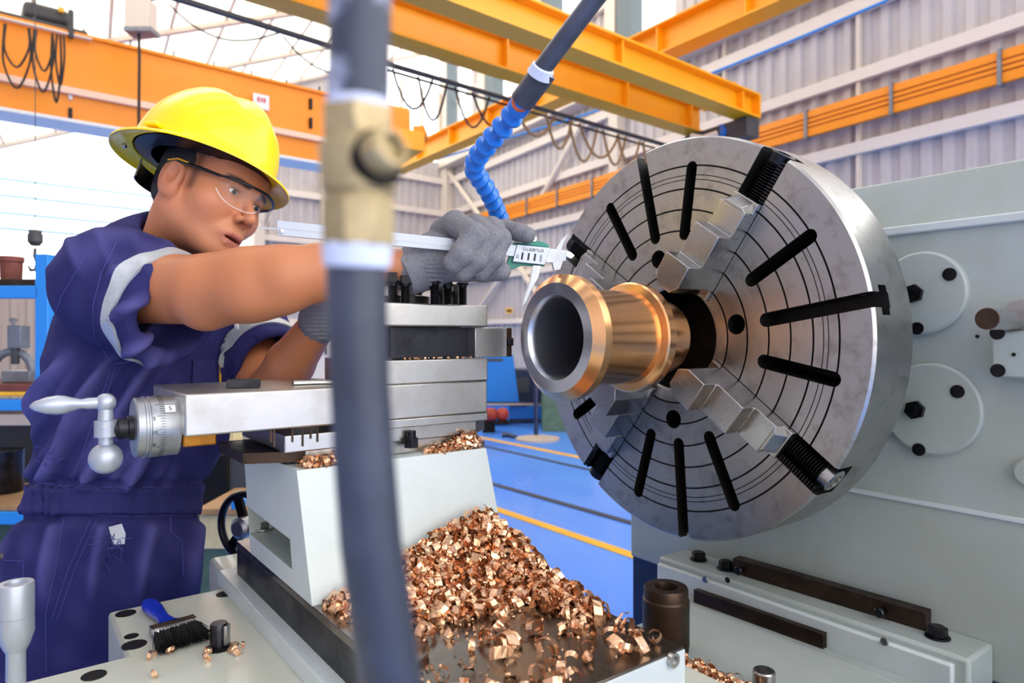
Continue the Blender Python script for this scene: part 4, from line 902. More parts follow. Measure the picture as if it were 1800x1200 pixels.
pl = sm(846, 855, py)*sm(910, 900, py); disp += pl*(.010*ridge(px*.45, 1.2)*sm(130, 100, px)+.003*ridge(px*.2, 2))
disp += .014*ridge((px+.1*py)*.075+.5*np.sin(py*.02), 4)*sm(905, 930, py)*sm(1100, 1000, py)
disp += -.006*np.exp(-((py-846)/7)**2)-.006*np.exp(-((py-910)/7)**2)
lz = V[:, 2]+CZ; disp += .008*ridge(lz*60+6*V[:, 0], 2)*sm(.75, .5, lz)
tsl = (V-SE)@axr; rd = np.linalg.norm((V-SE)-tsl[:, None]*axr[None], axis=1); onsl = (tsl > -.2) & (rd < .125) & (px > 200)
Vd = V+N*disp[:, None]; Nd = vnorm(Vd, Fc); Wd = to_world(Vd); WN = Nd[:, :1]*np.array(RT)+Nd[:, 1:2]*np.array(FW)+Nd[:, 2:]*np.array(UP)
lap = np.zeros(len(V)); cn_ = np.zeros(len(V))
for i in range(4):
    np.add.at(lap, Fc[:, i], disp[Fc[:, (i+1) % 4]]); np.add.at(cn_, Fc[:, i], 1)
fold_light = np.clip(disp/.018, 0, 1)**1.4*.75+.12*(np.sin(V@np.array((60, 33, 21)))*np.sin(V@np.array((-27, 45, 51))))+.15*sm(520, 420, py)  # fold-ridge highlights put into the cloth colour, plus random tone and paler shoulders
fold_light = np.clip(fold_light, 0, 1)[:, None]; ccol = np.array(lin('#2a295c')[:3])[None]*(1-fold_light)+np.array(lin('#5b5894')[:3])[None]*fold_light
cov = org_obj('coverall', Wd, Fc, 'ridge_lit_cloth', person, ccol)
v2, f2 = patch(Wd, Fc, WN, (py > 852) & (py < 904) & (lz > .7), .0035); org_obj('waistband', v2, f2, 'navy_cloth', cov)
bvh = BVHTree.FromPolygons([Vector(p) for p in Wd.tolist()], [tuple(q_) for q_ in Fc.tolist()])
def sleeve_band(c0, ax, t0, t1, rmax):
    a3 = RT*ax[0]+FW*ax[1]+UP*ax[2]; T = frame(Vector(to_world(c0[None])[0]), a3, UP); n = 72; m_ = 5; rs = np.zeros((m_, n))
    for j in range(m_):
        for i in range(n):
            dr = T.to_3x3() @ Vector((math.cos(2*math.pi*i/n), math.sin(2*math.pi*i/n), 0)); o_ = T.translation+a3*(t0+(t1-t0)*j/(m_-1)); h_ = bvh.ray_cast(o_+dr*.15, -dr, .12); rs[j, i] = min(rmax, (h_[0]-o_).length) if h_[0] is not None else np.nan
    rs = np.where(np.isnan(rs), np.nanmedian(rs), rs)
    for _ in range(2): rs = (np.roll(rs, 1, 1)+rs*2+np.roll(rs, -1, 1))/4
    vs = []
    for lift in (.0035, -.001):
        for j in range(m_):
            for i in range(n): vs.append(T @ Vector(((rs[j, i]+lift)*math.cos(2*math.pi*i/n), (rs[j, i]+lift)*math.sin(2*math.pi*i/n), t0+(t1-t0)*j/(m_-1))))
    g_ = lambda l_, j, i: l_*m_*n+j*n+i % n; fs = []
    for i in range(n):
        for j in range(m_-1): fs += [(g_(0, j, i), g_(0, j, i+1), g_(0, j+1, i+1), g_(0, j+1, i)), (g_(1, j, i), g_(1, j+1, i), g_(1, j+1, i+1), g_(1, j, i+1))]
        for j in (0, m_-1): fs.append((g_(0, j, i), g_(1, j, i), g_(1, j, i+1), g_(0, j, i+1)))
    mesh_obj('reflective_band', [tuple(p_) for p_ in vs], fs, 'reflective_tape', cov, smooth=50)
sleeve_band(SE, axr, -.048, -.022, .112); sleeve_band(LSE, axl, -.055, -.028, .095)
def hit(px_, py_, lift=.001):
    r_ = ray(px_, py_).normalized(); h_ = bvh.ray_cast(CAMP, r_); return None if h_[0] is None else h_[0]-r_*lift
def seam(pts, r=.0008, mat='navy_cloth_seam', name='seam', lift=.0008):
    P = []
    for (a, b), (c_, d_) in zip(pts[:-1], pts[1:]):
        n = max(2, int(math.hypot(c_-a, d_-b)/6))
        for k in range(n): P.append(hit(a+(c_-a)*k/n, b+(d_-b)*k/n, lift))
    P.append(hit(*pts[-1], lift)); P = [p for p in P if p is not None]
    seg = [[P[0]]]
    for p in P[1:]:
        if (p-seg[-1][-1]).length > .05: seg.append([p])
        else: seg[-1].append(p)
    seg = max(seg, key=len)
    if len(seg) > 2: MB().tube(seg, r, 5).build(name, mat, cov)
def cloth(pts, mat, name, lift=.002):
    P = [hit(*p, lift) for p in pts]
    if all(p is not None for p in P):
        b = MB(); n = len(P); vd = (sum(P, Vector())/n-CAMP).normalized()*.002; b.add(P+[p+vd for p in P], [tuple(range(n)), tuple(range(2*n-1, n-1, -1))]+[(i, (i+1) % n, n+(i+1) % n, n+i) for i in range(n)]); return b.build(name, mat, cov, smooth=0)
seam([(205, 425), (178, 480), (163, 540), (166, 590), (195, 638)]); seam([(150, 452), (108, 520), (78, 610), (62, 700), (50, 790)]); seam([(198, 640), (250, 632), (288, 626)])
seam([(195, 645), (178, 700), (150, 780), (128, 845)]); seam([(203, 645), (186, 700), (160, 780), (138, 845)])
for yy in (853, 903): seam([(34, yy-8), (110, yy), (220, yy+4), (340, yy+2)], .0008)
seam([(160, 912), (120, 1000), (92, 1085)]); seam([(170, 912), (132, 1000), (100, 1090)]); seam([(112, 912), (98, 1000), (80, 1080), (82, 1180)]); seam([(300, 908), (300, 935), (320, 950), (322, 1010)], .001)
seam([(2, 984), (42, 986), (38, 1040)]); seam([(2, 1070), (36, 1072), (40, 1040)])
cloth([(191, 926), (214, 920), (221, 938), (219, 956), (199, 957), (195, 942)], 'tear_white', 'torn_patch')
for k in range(16):
    a = (170+rng.rand()*45, 925+rng.rand()*55); seam([a, (a[0]+rng.randn()*14, a[1]+rng.randn()*12), (a[0]+rng.randn()*18, a[1]+8+rng.randn()*10)], .0006, name='frayed_thread', lift=.003)
for k in range(14):
    a = (70+rng.rand()*32, 793+rng.rand()*22); seam([a, (a[0]+rng.randn()*8, a[1]+rng.randn()*7), (a[0]+rng.randn()*10, a[1]+rng.randn()*8)], .0006, name='frayed_thread', lift=.003)
cloth([(386, 628), (389, 628), (389, 684), (385, 684)], 'line_yellow', 'zip')
cloth([(340, 632), (378, 632), (380, 676), (338, 676)], 'navy_cloth', 'chest_pocket', .005)
bd_ = cloth([(411, 564), (424, 561), (425, 586), (413, 588)], 'white_label', 'badge', .004)
cloth([(413, 583), (425, 581), (425, 587), (413, 589)], 'line_yellow', 'badge_strip', .005)
hb = hit(2, 978, .002)
if hb: MB().lathe([(.007, 0), (.007, .003), (.004, .004)], 14, frame(hb, CAMP-hb)).build('button', 'dark_steel', cov)
# collar standing round the neck
ncen = h2l(np.array([(-.03, 0, -.06)]))[0]; nax = (ncen-NB)/np.linalg.norm(ncen-NB); cc = NB+nax*.045
Tc = frame(Vector(to_world(cc[None])[0]), RT*nax[0]+FW*nax[1]+UP*nax[2], RT)
cv = []; nn = 56
fa = math.atan2(*[(Tc.inverted().to_3x3() @ (RT*hf[0]+FW*hf[1]+UP*hf[2]))[i] for i in (1, 0)])
for i in range(nn+1):
    a = fa+.42+(2*math.pi-.84)*i/nn; fr_ = abs(2*i/nn-1); drop = .022*fr_**3
    for r_, zz in ((.080, -.038), (.074, -.005), (.0735, .019-drop), (.0765, .022-drop), (.082, .010-drop*1.2), (.090, -.030-drop)): cv.append(tuple(Tc @ Vector((r_*math.cos(a)*1.02, r_*math.sin(a)*.95, zz))))
nk = 6; cf = [(i*nk+k, i*nk+k+1, (i+1)*nk+k+1, (i+1)*nk+k) for i in range(nn) for k in range(nk-1)]
co = mesh_obj('collar', cv, cf, 'navy_cloth', cov, smooth=60); so = co.modifiers.new('t', 'SOLIDIFY'); so.thickness = .003
# boots
for a, b, c_ in legs:
    fx = Vector(to_world(c_[None])[0]); fx.z = 0
    def boot(P):
        d = d_cone(P, (0, 0, .05), (0, 0, .16), .055, .06); d = smin(d, d_cone(P, (-.03, 0, .045), (.15, 0, .04), .045, .04), .03); return smax(d, -(P[2]-.001), .004)
    bv, bf = sdf_mesh(boot, (-.12, -.1, -.02), (.23, .1, .25), .008)
    fd = (RT*.8-FW*.6).normalized(); sd_ = UP.cross(fd); bw = np.array(fx)[None]+bv[:, :1]*np.array(fd)+bv[:, 1:2]*np.array(sd_)+bv[:, 2:]*np.array(UP); org_obj('boot', bw, bf, 'boot_black', person)
# gloves
def glove(chains, palm, name):
    allp = np.array([p for ch, _ in chains for p in ch]+[p for p, _ in [(q_, 0) for q_ in palm[0]]]); A = allp.min(0)-.06; B = allp.max(0)+.06
    def f(P):
        d = d_chain(P, palm[0], palm[1], .03)
        for ch, rs in chains: d = smin(d, d_chain(P, ch, rs, .006), .0022)
        return d
    v, q_ = sdf_mesh(f, A, B, .0023); n_ = vnorm(v, q_)
    cu = np.linalg.norm(v-palm[0][0], axis=1); v = v+n_*(.0012*np.sin(v@np.array((0, 0, 900.)))*sm(.07, .05, cu))[:, None]
    v = v+n_*(.00035*np.sin(v@np.array((1500., 300, 200))))[:, None]
    return org_obj(name, to_world(v), q_, 'glove_knit', person)
gv = glove([
    ([C(778, 408, 1.180), C(800, 393, 1.150), C(834, 414, 1.092), C(812, 446, 1.082), C(797, 462, 1.086)], (.023, .0215, .0205, .0185, .0165)),
    ([C(812, 408, 1.190), C(838, 398, 1.160), C(861, 418, 1.108), C(838, 456, 1.098), C(815, 478, 1.104)], (.022, .020, .0185, .017, .0155)),
    ([C(845, 410, 1.195), C(864, 400, 1.168), C(880, 420, 1.125), C(868, 452, 1.116), C(845, 478, 1.120)], (.021, .0185, .0175, .0165, .015)),
    ([C(860, 412, 1.195), C(888, 402, 1.180), C(912, 408, 1.160), C(927, 413, 1.152)], (.019, .016, .0150, .0140)),
    ([C(770, 468, 1.175), C(815, 474, 1.165), C(850, 476, 1.15), C(880, 476, 1.14)], (.026, .021, .0180, .0172)),
], ([C(722, 476, 1.16), C(765, 456, 1.182), C(815, 432, 1.195), C(850, 428, 1.195)], (.038, .041, .040, .034)), 'glove')
gv['label'] = 'grey knit glove gripping the caliper'
cufc = Vector(to_world(C(718, 478, 1.158)[None])[0]); cax = Vector(to_world(C(765, 456, 1.182)[None])[0])-cufc
MB().lathe([(.036, -.016), (.0385, -.013), (.040, .002), (.042, .012), (.040, .016)], 40, frame(cufc, cax)).build('cuff', 'glove_knit', gv, smooth=60)
g2 = glove([
    ([C(592, 520, 1.215), C(618, 512, 1.20), C(640, 522, 1.19), C(646, 545, 1.19)], (.02, .018, .017, .015)),
    ([C(596, 532, 1.205), C(624, 530, 1.19), C(640, 542, 1.185), C(640, 562, 1.187)], (.02, .018, .017, .015)),
    ([C(598, 545, 1.198), C(622, 548, 1.185), C(634, 560, 1.182), C(630, 578, 1.185)], (.02, .018, .016, .015)),
    ([C(596, 556, 1.195), C(614, 564, 1.183), C(622, 574, 1.18), C(618, 586, 1.185)], (.018, .016, .015, .014)),
    ([C(582, 528, 1.23), C(606, 505, 1.225), C(628, 502, 1.22)], (.02, .018, .015)),
], ([C(562, 566, 1.222), C(580, 548, 1.215), C(600, 536, 1.208)], (.036, .038, .038)), 'glove')
cufc = Vector(to_world(C(560, 568, 1.222)[None])[0]); cax = Vector(to_world(C(580, 548, 1.215)[None])[0])-cufc
MB().lathe([(.034, -.012), (.0365, -.01), (.038, .002), (.0385, .010), (.036, .012)], 40, frame(cufc, cax)).build('cuff', 'glove_knit', g2, smooth=60)
# ================================================================== CALIPER
cA = at(487, 401, 1.065); cB = at(1003, 452, 1.185); ce1 = (cB-cA).normalized(); ce2 = (UP-ce1*UP.dot(ce1)).normalized(); cn = ce1.cross(ce2)
if cn.dot(CAMP-cA) < 0: cn = -cn
def cal(px, py, off=0.):
    r_ = ray(px, py); return CAMP+r_*(((cA-CAMP).dot(cn))/r_.dot(cn))+cn*off
def slab(pts, n0, n1):
    a = [cal(*p, n0) for p in pts]; b = [cal(*p, n1) for p in pts]; n = len(pts)
    return MB().add(a+b, [tuple(range(n)), tuple(range(2*n-1, n-1, -1))]+[(i, n+i, n+(i+1) % n, (i+1) % n) for i in range(n)])
kp = thing('digital_caliper', 'long digital caliper held in the gloved hand against the bronze flange', 'caliper', cA)
slab([(487, 387), (996, 440), (994, 459), (488, 414)], -.002, .002).build('beam', 'aluminium_paint', kp, bevel=.0006)
slab([(489, 400), (900, 442), (900, 444), (489, 402)], .0018, .0025).build('beam_groove', 'dial_metal', kp)
slab([(455, 399), (488, 401), (488, 404), (455, 402)], -.001, .001).build('depth_rod', 'dial_metal', kp)
MB().lathe([(.004, 0), (.004, .002), (.0015, .0025)], 14, frame(cal(495, 407, .002), cn)).build('end_screw', 'bright_steel', kp)
slab([(904, 425), (952, 429), (966, 433), (958, 468), (920, 466), (897, 474), (891, 464)], -.008, -.0022).build('back_cover', 'green_plastic', kp, bevel=.0012)
slab([(906, 428), (948, 424), (962, 429), (964, 436)], -.006, .004).build('display_edge', 'green_plastic', kp, bevel=.001)
slab([(908, 430), (966, 436), (956, 466), (900, 460)], .002, .005).build('label_plate', 'aluminium_paint', kp, bevel=.0006)
slab([(916, 434.5), (957, 438.5), (955.5, 443.5), (914.5, 439.5)], .005, .0052).build('name_sticker', 'white_label', kp)
lx = -(cal(966, 436)-cal(908, 430)).normalized(); ly = (cn.cross(lx)).normalized()
def ltx(s_, px, py, size, rot_=0, mat='ink_black', off=.0056):
    T = Matrix((lx, ly, cn)).transposed().to_4x4(); T.translation = cal(px, py, off); return text_mesh(s_, size, T @ Matrix.Rotation(rot_, 4, 'Z'), mat, 'lettering', kp, .00008)
ltx('EDILBERTO', 936, 439.3, .0074); ltx('CE', 908, 451, .0062, math.pi/2); ltx('30022', 949, 454.5, .0050, math.pi/2)
for px in (917, 928, 939): slab([(px-1, 444+(px-917)*.1), (px+2.2, 444.3+(px-917)*.1), (px+.2, 457+(px-917)*.1), (px-3.0, 456.7+(px-917)*.1)], .005, .0053).build('icon_bar', 'ink_black', kp)
slab([(962, 436), (996, 440), (984, 474), (973, 476), (970, 462), (958, 462)], -.003, .003).build('fixed_jaw', 'dial_metal', kp, bevel=.0006)
slab([(936, 466), (951, 467), (946, 488), (934, 508), (925, 530), (918, 538), (921, 522), (931, 494)], -.003, .003).build('moving_jaw', 'dial_metal', kp, bevel=.0006)
slab([(944, 468), (950, 468), (946, 481), (941, 481)], .003, .0034).build('jaw_mark', 'white_label', kp)
slab([(977, 438), (987, 421), (998, 411), (990, 428), (986, 439)], -.002, .001).build('inside_jaw', 'dial_metal', kp)
slab([(994, 440), (1003, 443), (1010, 449), (1004, 455), (993, 450)], -.006, .002).build('beam_stop', 'bright_steel', kp, bevel=.0006)
MB().lathe([(.0055, -.004), (.0065, -.002), (.0065, .003), (.005, .005)], 18, frame(cal(880, 458, .003), cn)).build('thumb_screw', 'bright_steel', kp)
MB().lathe([(.004, -.003), (.0045, .004)], 14, frame(cal(938, 420, .0), cn)).build('lock_screw', 'bright_steel', kp)
slab([(884, 424), (897, 421), (895, 428), (884, 430)], -.003, .004).build('orange_button', 'orange_plastic', kp)
# ================================================================== COOLANT LINES
lo_ = thing('coolant_nozzle_hose', 'blue jointed plastic coolant hose hanging from a grey pipe with orange tap', 'coolant hose', at(914, 190, .95))
key = [(912, 190, .955), (893, 213, .985), (868, 240, 1.02), (848, 264, 1.06), (834, 283, 1.095), (833, 301, 1.13), (847, 319, 1.165), (860, 340, 1.205), (870, 362, 1.25), (881, 388, 1.30), (890, 410, 1.33)]
P = [at(*k) for k in key]; cum = [0]
for a, b in zip(P[:-1], P[1:]): cum.append(cum[-1]+(b-a).length)
def along(s_):
    for i in range(len(P)-1):
        if s_ <= cum[i+1]: return P[i].lerp(P[i+1], (s_-cum[i])/(cum[i+1]-cum[i]))
    return P[-1]
step = .029; k = 0
bead = [(.0075, -.004), (.0082, 0), (.0090, .013), (.0125, .0170), (.0165, .0205), (.0168, .0245), (.0150, .0275), (.0095, .0295)]
while (k+1)*step < cum[-1]:
    a, b = along(k*step), along((k+1)*step); MB().lathe([(r*1.02, z) for r, z in bead], 20, frame(a, b-a)).build('segment', 'blue_plastic', lo_, smooth=40); k += 1
vA, vB = at(938, 152, .925), at(908, 194, .955)
MB().tube([vA.lerp(vB, .55), vB], [.0165, .0155], 20).build('tap_body', 'blue_plastic', lo_)
MB().lathe([(.0115, -.014), (.0122, -.013), (.0122, .002), (.011, .004)], 24, frame(at(915, 181, .937), CAMP-at(915, 181, .937)+UP*.1)).build('tap_knob', 'orange_plastic', lo_)
MB().tube([at(958, 124, .912), at(935, 155, .925), at(918, 178, .94)], .0172, 20).build('rubber_sleeve', 'hose_rubber', lo_)
MB().tube([at(955, 118, .905), at(948, 133, .913)], [.0155, .0178], 20).build('tape_wrap', 'white_tape', lo_)
MB().tube([at(952, 122, .91), at(1000, 58, .89), at(1050, -8, .87), at(1120, -95, .85)], .0128, 20).build('feed_pipe', 'hose_rubber', lo_)
fp = thing('coolant_riser', 'blurred upright grey pipe with brass valve and black hose in the foreground', 'pipe', at(632, 300, .245))
FS = .72
def dz(y): return FS*(.335+.00002*y)
up = lambda x_, y: at(x_, y, dz(y))
MB().tube([up(633, -60), up(632, 60), up(630, 190)], .0153*FS, 28).build('riser_pipe', 'pipe_grey', fp)
def stack(y0, y1, r0, r1=None, n=28, name='valve_body', mat='valve_brass', x0=630, x1=None):
    MB().tube([up(x0, y0), up(x1 or x0, y1)], [r0*FS, (r1 or r0)*FS], n).build(name, mat, fp, bevel=.0006)
stack(176, 196, .0157, name='thread_seal', mat='white_tape'); stack(190, 242, .0185, n=6, name='union_nut'); stack(240, 262, .0172); stack(258, 338, .0195, .0185); stack(336, 352, .0165); stack(350, 432, .0188, n=8, name='union_nut')
MB().lathe([(.0105, -.004), (.0105, .012), (.0085, .014), (.0065, .014), (.006, .010), (.001, .010)], 24, frame(up(668, 285)-FW*.009, (RT*.75-FW*.65+UP*.12)) @ Matrix.Scale(FS, 4)).build('valve_stem', 'valve_brass', fp)
MB().lathe([(.014, 0), (.014, .006), (.011, .007)], 24, frame(up(662, 290)-FW*.006, (RT*.75-FW*.65+UP*.12)) @ Matrix.Scale(FS, 4)).build('stem_boss', 'cast_dark', fp)
stack(428, 470, .0178, .0165, name='hose_clamp', mat='white_tape', x0=628, x1=627)
MB().tube([at(q_[0], q_[1], q_[2]*FS) for q_ in ((627, 460, .345), (628, 560, .345), (633, 680, .346), (640, 800, .347), (652, 950, .349), (672, 1100, .352), (690, 1220, .356), (705, 1330, .36))], [r_*FS for r_ in (.0153, .0152, .015, .0153, .0156, .016, .0163, .0165)], 28).build('rubber_hose', 'hose_rubber', fp, smooth=60)
# ================================================================== BRUSH
b0 = onZ(258, 1070, ZS); b1 = onZ(331, 1146, ZS); bdv = (b1-b0); bL = bdv.length; bdv.normalize(); bT = frame(b0+UP*.002, UP, bdv)
br = thing('paint_brush', 'flat paint brush with blue handle and black bristles on the saddle', 'paint brush', b0)
hl_ = bL*.62
def outline(ts, ws): return [(t_, w_) for t_, w_ in zip(ts, ws)]+[(t_, -w_) for t_, w_ in zip(ts[::-1], ws[::-1])]
hp = outline([0, .006, .02, .045, hl_*.70, hl_*.86, hl_], [.004, .010, .0135, .0135, .0085, .012, .029])
MB().prism(hp, .004, .017, bT).build('handle', 'cobalt_plastic', br, bevel=.005)
MB().bb((hl_-.004, -.0325, .002), (hl_+.024, .0325, .021), bT).build('ferrule', 'ground_steel', br, bevel=.006)
MB().bb((hl_+.004, -.0330, .0205), (hl_+.007, .033, .0222), bT).build('ferrule_band', 'rust_steel', br); MB().bb((hl_+.013, -.0330, .0205), (hl_+.016, .033, .0222), bT).build('ferrule_band', 'rust_steel', br)
bs = MB()
for k in range(700):
    u = random.uniform(-.030, .030); v_ = random.uniform(.004, .019); L_ = random.uniform(.038, .052); a = Vector((hl_+.022, u, v_)); e = Vector((hl_+.022+L_, u*1.25+random.gauss(0, .003), max(.001, v_*.8+random.gauss(-.002, .003)))); m_ = a.lerp(e, .5)+Vector((0, 0, .002))
    bs.tube([bT @ a, bT @ m_, bT @ e], [.0011, .001, .0004], 3, False)
bso = bs.build('bristles', 'bristle', br, smooth=0); bso['kind'] = 'stuff'
# ================================================================== BRONZE CHIPS
def chip_mesh(seed):
    rg = random.Random(seed); r0 = rg.uniform(.0056, .0090); tw = rg.uniform(1.2, 2.7)*math.pi; wd = rg.uniform(.0040, .0105); cone = rg.uniform(-.12, .12); grow = rg.uniform(.1, .55); n = 19; v = []; f = []
    for i in range(n+1):
        a = tw*i/n; r_ = r0*(1+grow*i/n)
        for j, (zz, rr) in enumerate(((-wd/2, 1-cone+.05*(i % 2)), (-wd*.02, 1.0+.08*(i % 2)), (wd/2, 1+cone+.05*(i % 2)))):
            ax_ = a+.05*j; v.append((r_*rr*math.cos(ax_), r_*rr*math.sin(ax_), zz+a*.0006))
    for i in range(n):
        for j in range(2): f.append((i*3+j, i*3+3+j, i*3+4+j, i*3+1+j))
    me = bpy.data.meshes.new('bronze_chip'); me.from_pydata(v, [], f); me.materials.append(MATS['bronze_chip']); me.update(); return me, v, f
CH = [chip_mesh(k) for k in range(14)]
def heap(X, Y):
    sx = .15 if X < -.46 else .085
    g_ = max(0, min(1, (Y+.135)/.165)); h_ = .080*math.exp(-((X+.455)/sx)**2)*g_**1.15
    h_ += .018*math.exp(-((X+.415)/.035)**2)*max(0, min(1, (Y+.24)/.1))*(1 if Y < .06 else 0)
    return h_
spots = []
for k in range(6000):
    X = random.uniform(-.70, -.395); Y = random.uniform(-.24, .05); h_ = heap(X, Y)
    if h_ > .006 and random.random() < .3+h_*10: spots.append((X, Y, h_))
random.shuffle(spots); spots.sort(key=lambda s_: s_[1]*.3-random.random()*.1)
def put(x_, y_, z_, label, group, sc=1.):
    me = random.choice(CH)[0]; o = bpy.data.objects.new('bronze_chip', me); COL.objects.link(o); o.location = (x_, y_, z_); o.rotation_euler = (random.uniform(0, 6.3), random.uniform(0, 6.3), random.uniform(0, 6.3)); o.scale = (sc,)*3; tag(o, label, 'metal chip', group); return o
kept = []
for s_ in spots:
    if len(kept) >= 215: break
    if all((s_[0]-t_[0])**2+(s_[1]-t_[1])**2 > .0105**2 for t_ in kept): kept.append(s_)
for X, Y, h_ in kept: 
    zn = ('near the peak of the heap, against the white pedestal' if h_ > .055 else 'on the left flank of the heap, beside the black hose' if X < -.53 else 'along the right edge of the plate, below the heap' if X > -.43 and Y < -.06 else 'on the middle slope of the heap' if h_ > .028 else 'at the foot of the heap on the plate')
    put(X, Y, ZP+h_+.0045, 'curled bronze chip '+zn, 'bronze chips '+zn.split(',')[0], random.uniform(.8, 1.35))
loose = 0
while loose < 55:
    X = random.uniform(-.68, -.395); Y = random.uniform(-.325, -.02)
    if heap(X, Y) < .007: zn = 'near the right edge of the bare steel plate' if X > -.46 else 'in the middle of the bare steel plate' if X > -.56 else 'on the steel plate behind the black hose'; put(X, Y, ZP+.007, 'loose curled bronze chip lying '+zn, 'loose bronze chips '+zn, random.uniform(.8, 1.6)); loose += 1
for k in range(16): put(random.uniform(-.715, -.60), random.uniform(.088, .108), ZT+.007, 'small bronze chip on top of the white pedestal', 'bronze chips on the pedestal top', .8)
for px, py in ((265, 1158), (300, 1150), (362, 1150), (365, 1160), (410, 1145), (425, 1140), (418, 1150), (268, 1192)):
    q_ = onZ(px, py, ZS); put(q_.x, q_.y, q_.z+.005, 'bronze curl fallen beside the brush on the saddle', 'bronze curls beside the brush', .8)
q_ = onZ(1268, 1040, zb+.027); put(q_.x, q_.y, q_.z+.006, 'single bronze curl caught on the shorter dark bar', 'chip on the dark bar', .8)
def fill(name, label, n, fn, sc=(.55, 1.0)):
    b = MB()
    for k in range(n):
        x_, y_, z_ = fn(); _, v, f = random.choice(CH); s_ = random.uniform(*sc)
        T = Matrix.Translation((x_, y_, z_)) @ Matrix.Rotation(random.uniform(0, 6.3), 4, 'X') @ Matrix.Rotation(random.uniform(0, 6.3), 4, 'Y') @ Matrix.Scale(s_, 4); b.add(v, f, T)
    o = b.build(name, 'bronze_chip', smooth=0, flip=False); o['kind'] = 'stuff'; tag(o, label, 'metal chips'); return o
def f_heap():
    while True:
        X = random.uniform(-.70, -.392); Y = random.uniform(-.24, .055); h_ = heap(X, Y)
        if h_ > .004 and random.random() < .25+h_*9: return X, Y, ZP+max(.004, h_*(1-.45*random.random()**2)-.002)
fill('chip_heap', 'heap of fine bronze swarf on the cross slide before the pedestal', 1700, f_heap, (.55, 1.1))
def f_plate():
    X, Y = random.uniform(-.70, -.395), -.02-.3*random.random()**1.4; return X, Y, ZP+.002
fill('chip_dust', 'tiny bronze crumbs strewn over the steel plate', 260, f_plate, (.12, .35))
def f_wing():
    u = random.random(); Y = -.17+.15*u; X = random.uniform(-.385, -.28); return X, Y, ZS+.004+.038*random.random()*(1-abs(X+.335)/.06)
fill('chip_pile', 'bronze chips piled on the saddle wing beside the steel sleeve', 420, f_wing, (.6, .95))
def f_bed():
    Y = random.uniform(-.42, -.14); X = random.uniform(-.268, -.19); return X, Y, ZB+.004+.022*random.random()
fill('chip_pile', 'bronze chips lying in the trough beside the ledge at the bottom edge', 420, f_bed, (.6, .95))
def f_ped():
    u = random.random(); X = -.50+.10*u; return X+random.gauss(0, .006), random.uniform(.088, .112), ZT+.003+random.random()*.026*max(0, 1-abs(u-.72)/.4)
fill('chip_pile', 'small bronze chip pile on the pedestal top under the tool post', 260, f_ped, (.4, .75))
def f_ped2(): return random.uniform(-.715, -.655), random.uniform(.087, .118), ZT+.003+random.random()*.008
fill('chip_pile', 'thin bronze chip pile on the left corner of the pedestal top', 90, f_ped2, (.4, .7))
def f_gap(): return random.uniform(-.59, -.41), random.uniform(.098, .112), CZ-.037
fill('chip_dust', 'tiny bronze crumbs in the gap of the tool post', 30, f_gap, (.15, .3))
# ================================================================== BACKGROUND SHOP FURNITURE
def cbox(t, name, mat, px0, px1, py0, py1, d, dep=.3, bev=.004):
    a = C(px0, py1, d); b = C(px1, py0, d); lo3 = (a[0], d, a[2]); hi3 = (b[0], d+dep, b[2])
    vs = [CF(x_, y_, z_) for z_ in (lo3[2], hi3[2]) for y_ in (lo3[1], hi3[1]) for x_ in (lo3[0], hi3[0])]
    return MB().add(vs, [(0, 2, 3, 1), (4, 5, 7, 6), (0, 1, 5, 4), (2, 6, 7, 3), (0, 4, 6, 2), (1, 3, 7, 5)]).build(name, mat, t, bevel=bev)
def base(px, d): p_ = CF(*C(px, 590, d)); return (p_.x, p_.y, 0)
def pyf(d): return 590+CZ/d*FOC              # picture row of the floor at a distance
rk = thing('storage_rack', 'blue steel rack loaded with machine parts at the left edge', 'rack', base(20, 3.2))
cbox(rk, 'upright', 'rack_blue', 61, 84, 446, pyf(3.2), 3.2, .06); cbox(rk, 'upright', 'rack_blue', -260, -238, 446, pyf(3.2), 3.2, .06)
for y0_, y1_ in ((502, 524), (702, 722), (900, 922)): cbox(rk, 'beam', 'rack_blue', -250, 66, y0_, y1_, 3.2, .05)
for y0_, y1_, m_ in ((490, 501, 'rust_steel'), (676, 689, 'terracotta'), (688, 696, 'line_yellow'), (728, 748, 'tan_disc'), (888, 898, 'tan_wood')): cbox(rk, 'shelf_board', m_, -250, 62, y0_, y1_, 3.22, .5)
cbox(rk, 'rear_panel', 'hoist_grey', -250, 62, 726, 900, 3.75, .02); cbox(rk, 'rear_panel', 'green_paint', -250, 62, 905, pyf(3.75), 3.75, .02)
pt = thing('clay_pot', 'reddish brown pot standing on the top shelf of the blue rack', 'pot', CF(*C(20, 494, 3.35)))
MB().lathe([(.042, 0), (.046, .02), (.048, .09), (.054, .095), (.054, .118), (.05, .12), (.04, .12), (.038, .02)], 28, frame(CF(*C(20, 494, 3.35)), UP)).build('pot_body', 'terracotta', pt)
hk = thing('hoist_hook', 'dark crane hook with round block hanging over the blue rack', 'hook', CF(*C(62, 470, 3.6)))
MB().lathe([(.02, 0), (.035, .02), (.035, .06), (.03, .065), (.03, .08), (.012, .085)], 20, frame(CF(*C(62, 432, 3.6)), UP)).build('hook_block', 'hoist_grey', hk)
MB().tube([CF(*C(62, 436, 3.6)), CF(*C(61, 450, 3.6)), CF(*C(66, 462, 3.6)), CF(*C(63, 474, 3.6)), CF(*C(54, 475, 3.6)), CF(*C(49, 466, 3.6))], [.008, .009, .011, .011, .009, .004], 10).build('hook_bow', 'hoist_grey', hk); MB().tube([CF(*C(62, 406, 3.6)), CF(*C(62, -400, 3.6))], .002, 6).build('chain', 'hoist_grey', hk)
sr = thing('steady_rest', 'grey cast steady rest with clamp screw on the blue rack', 'steady rest', CF(*C(22, 676, 3.4)))
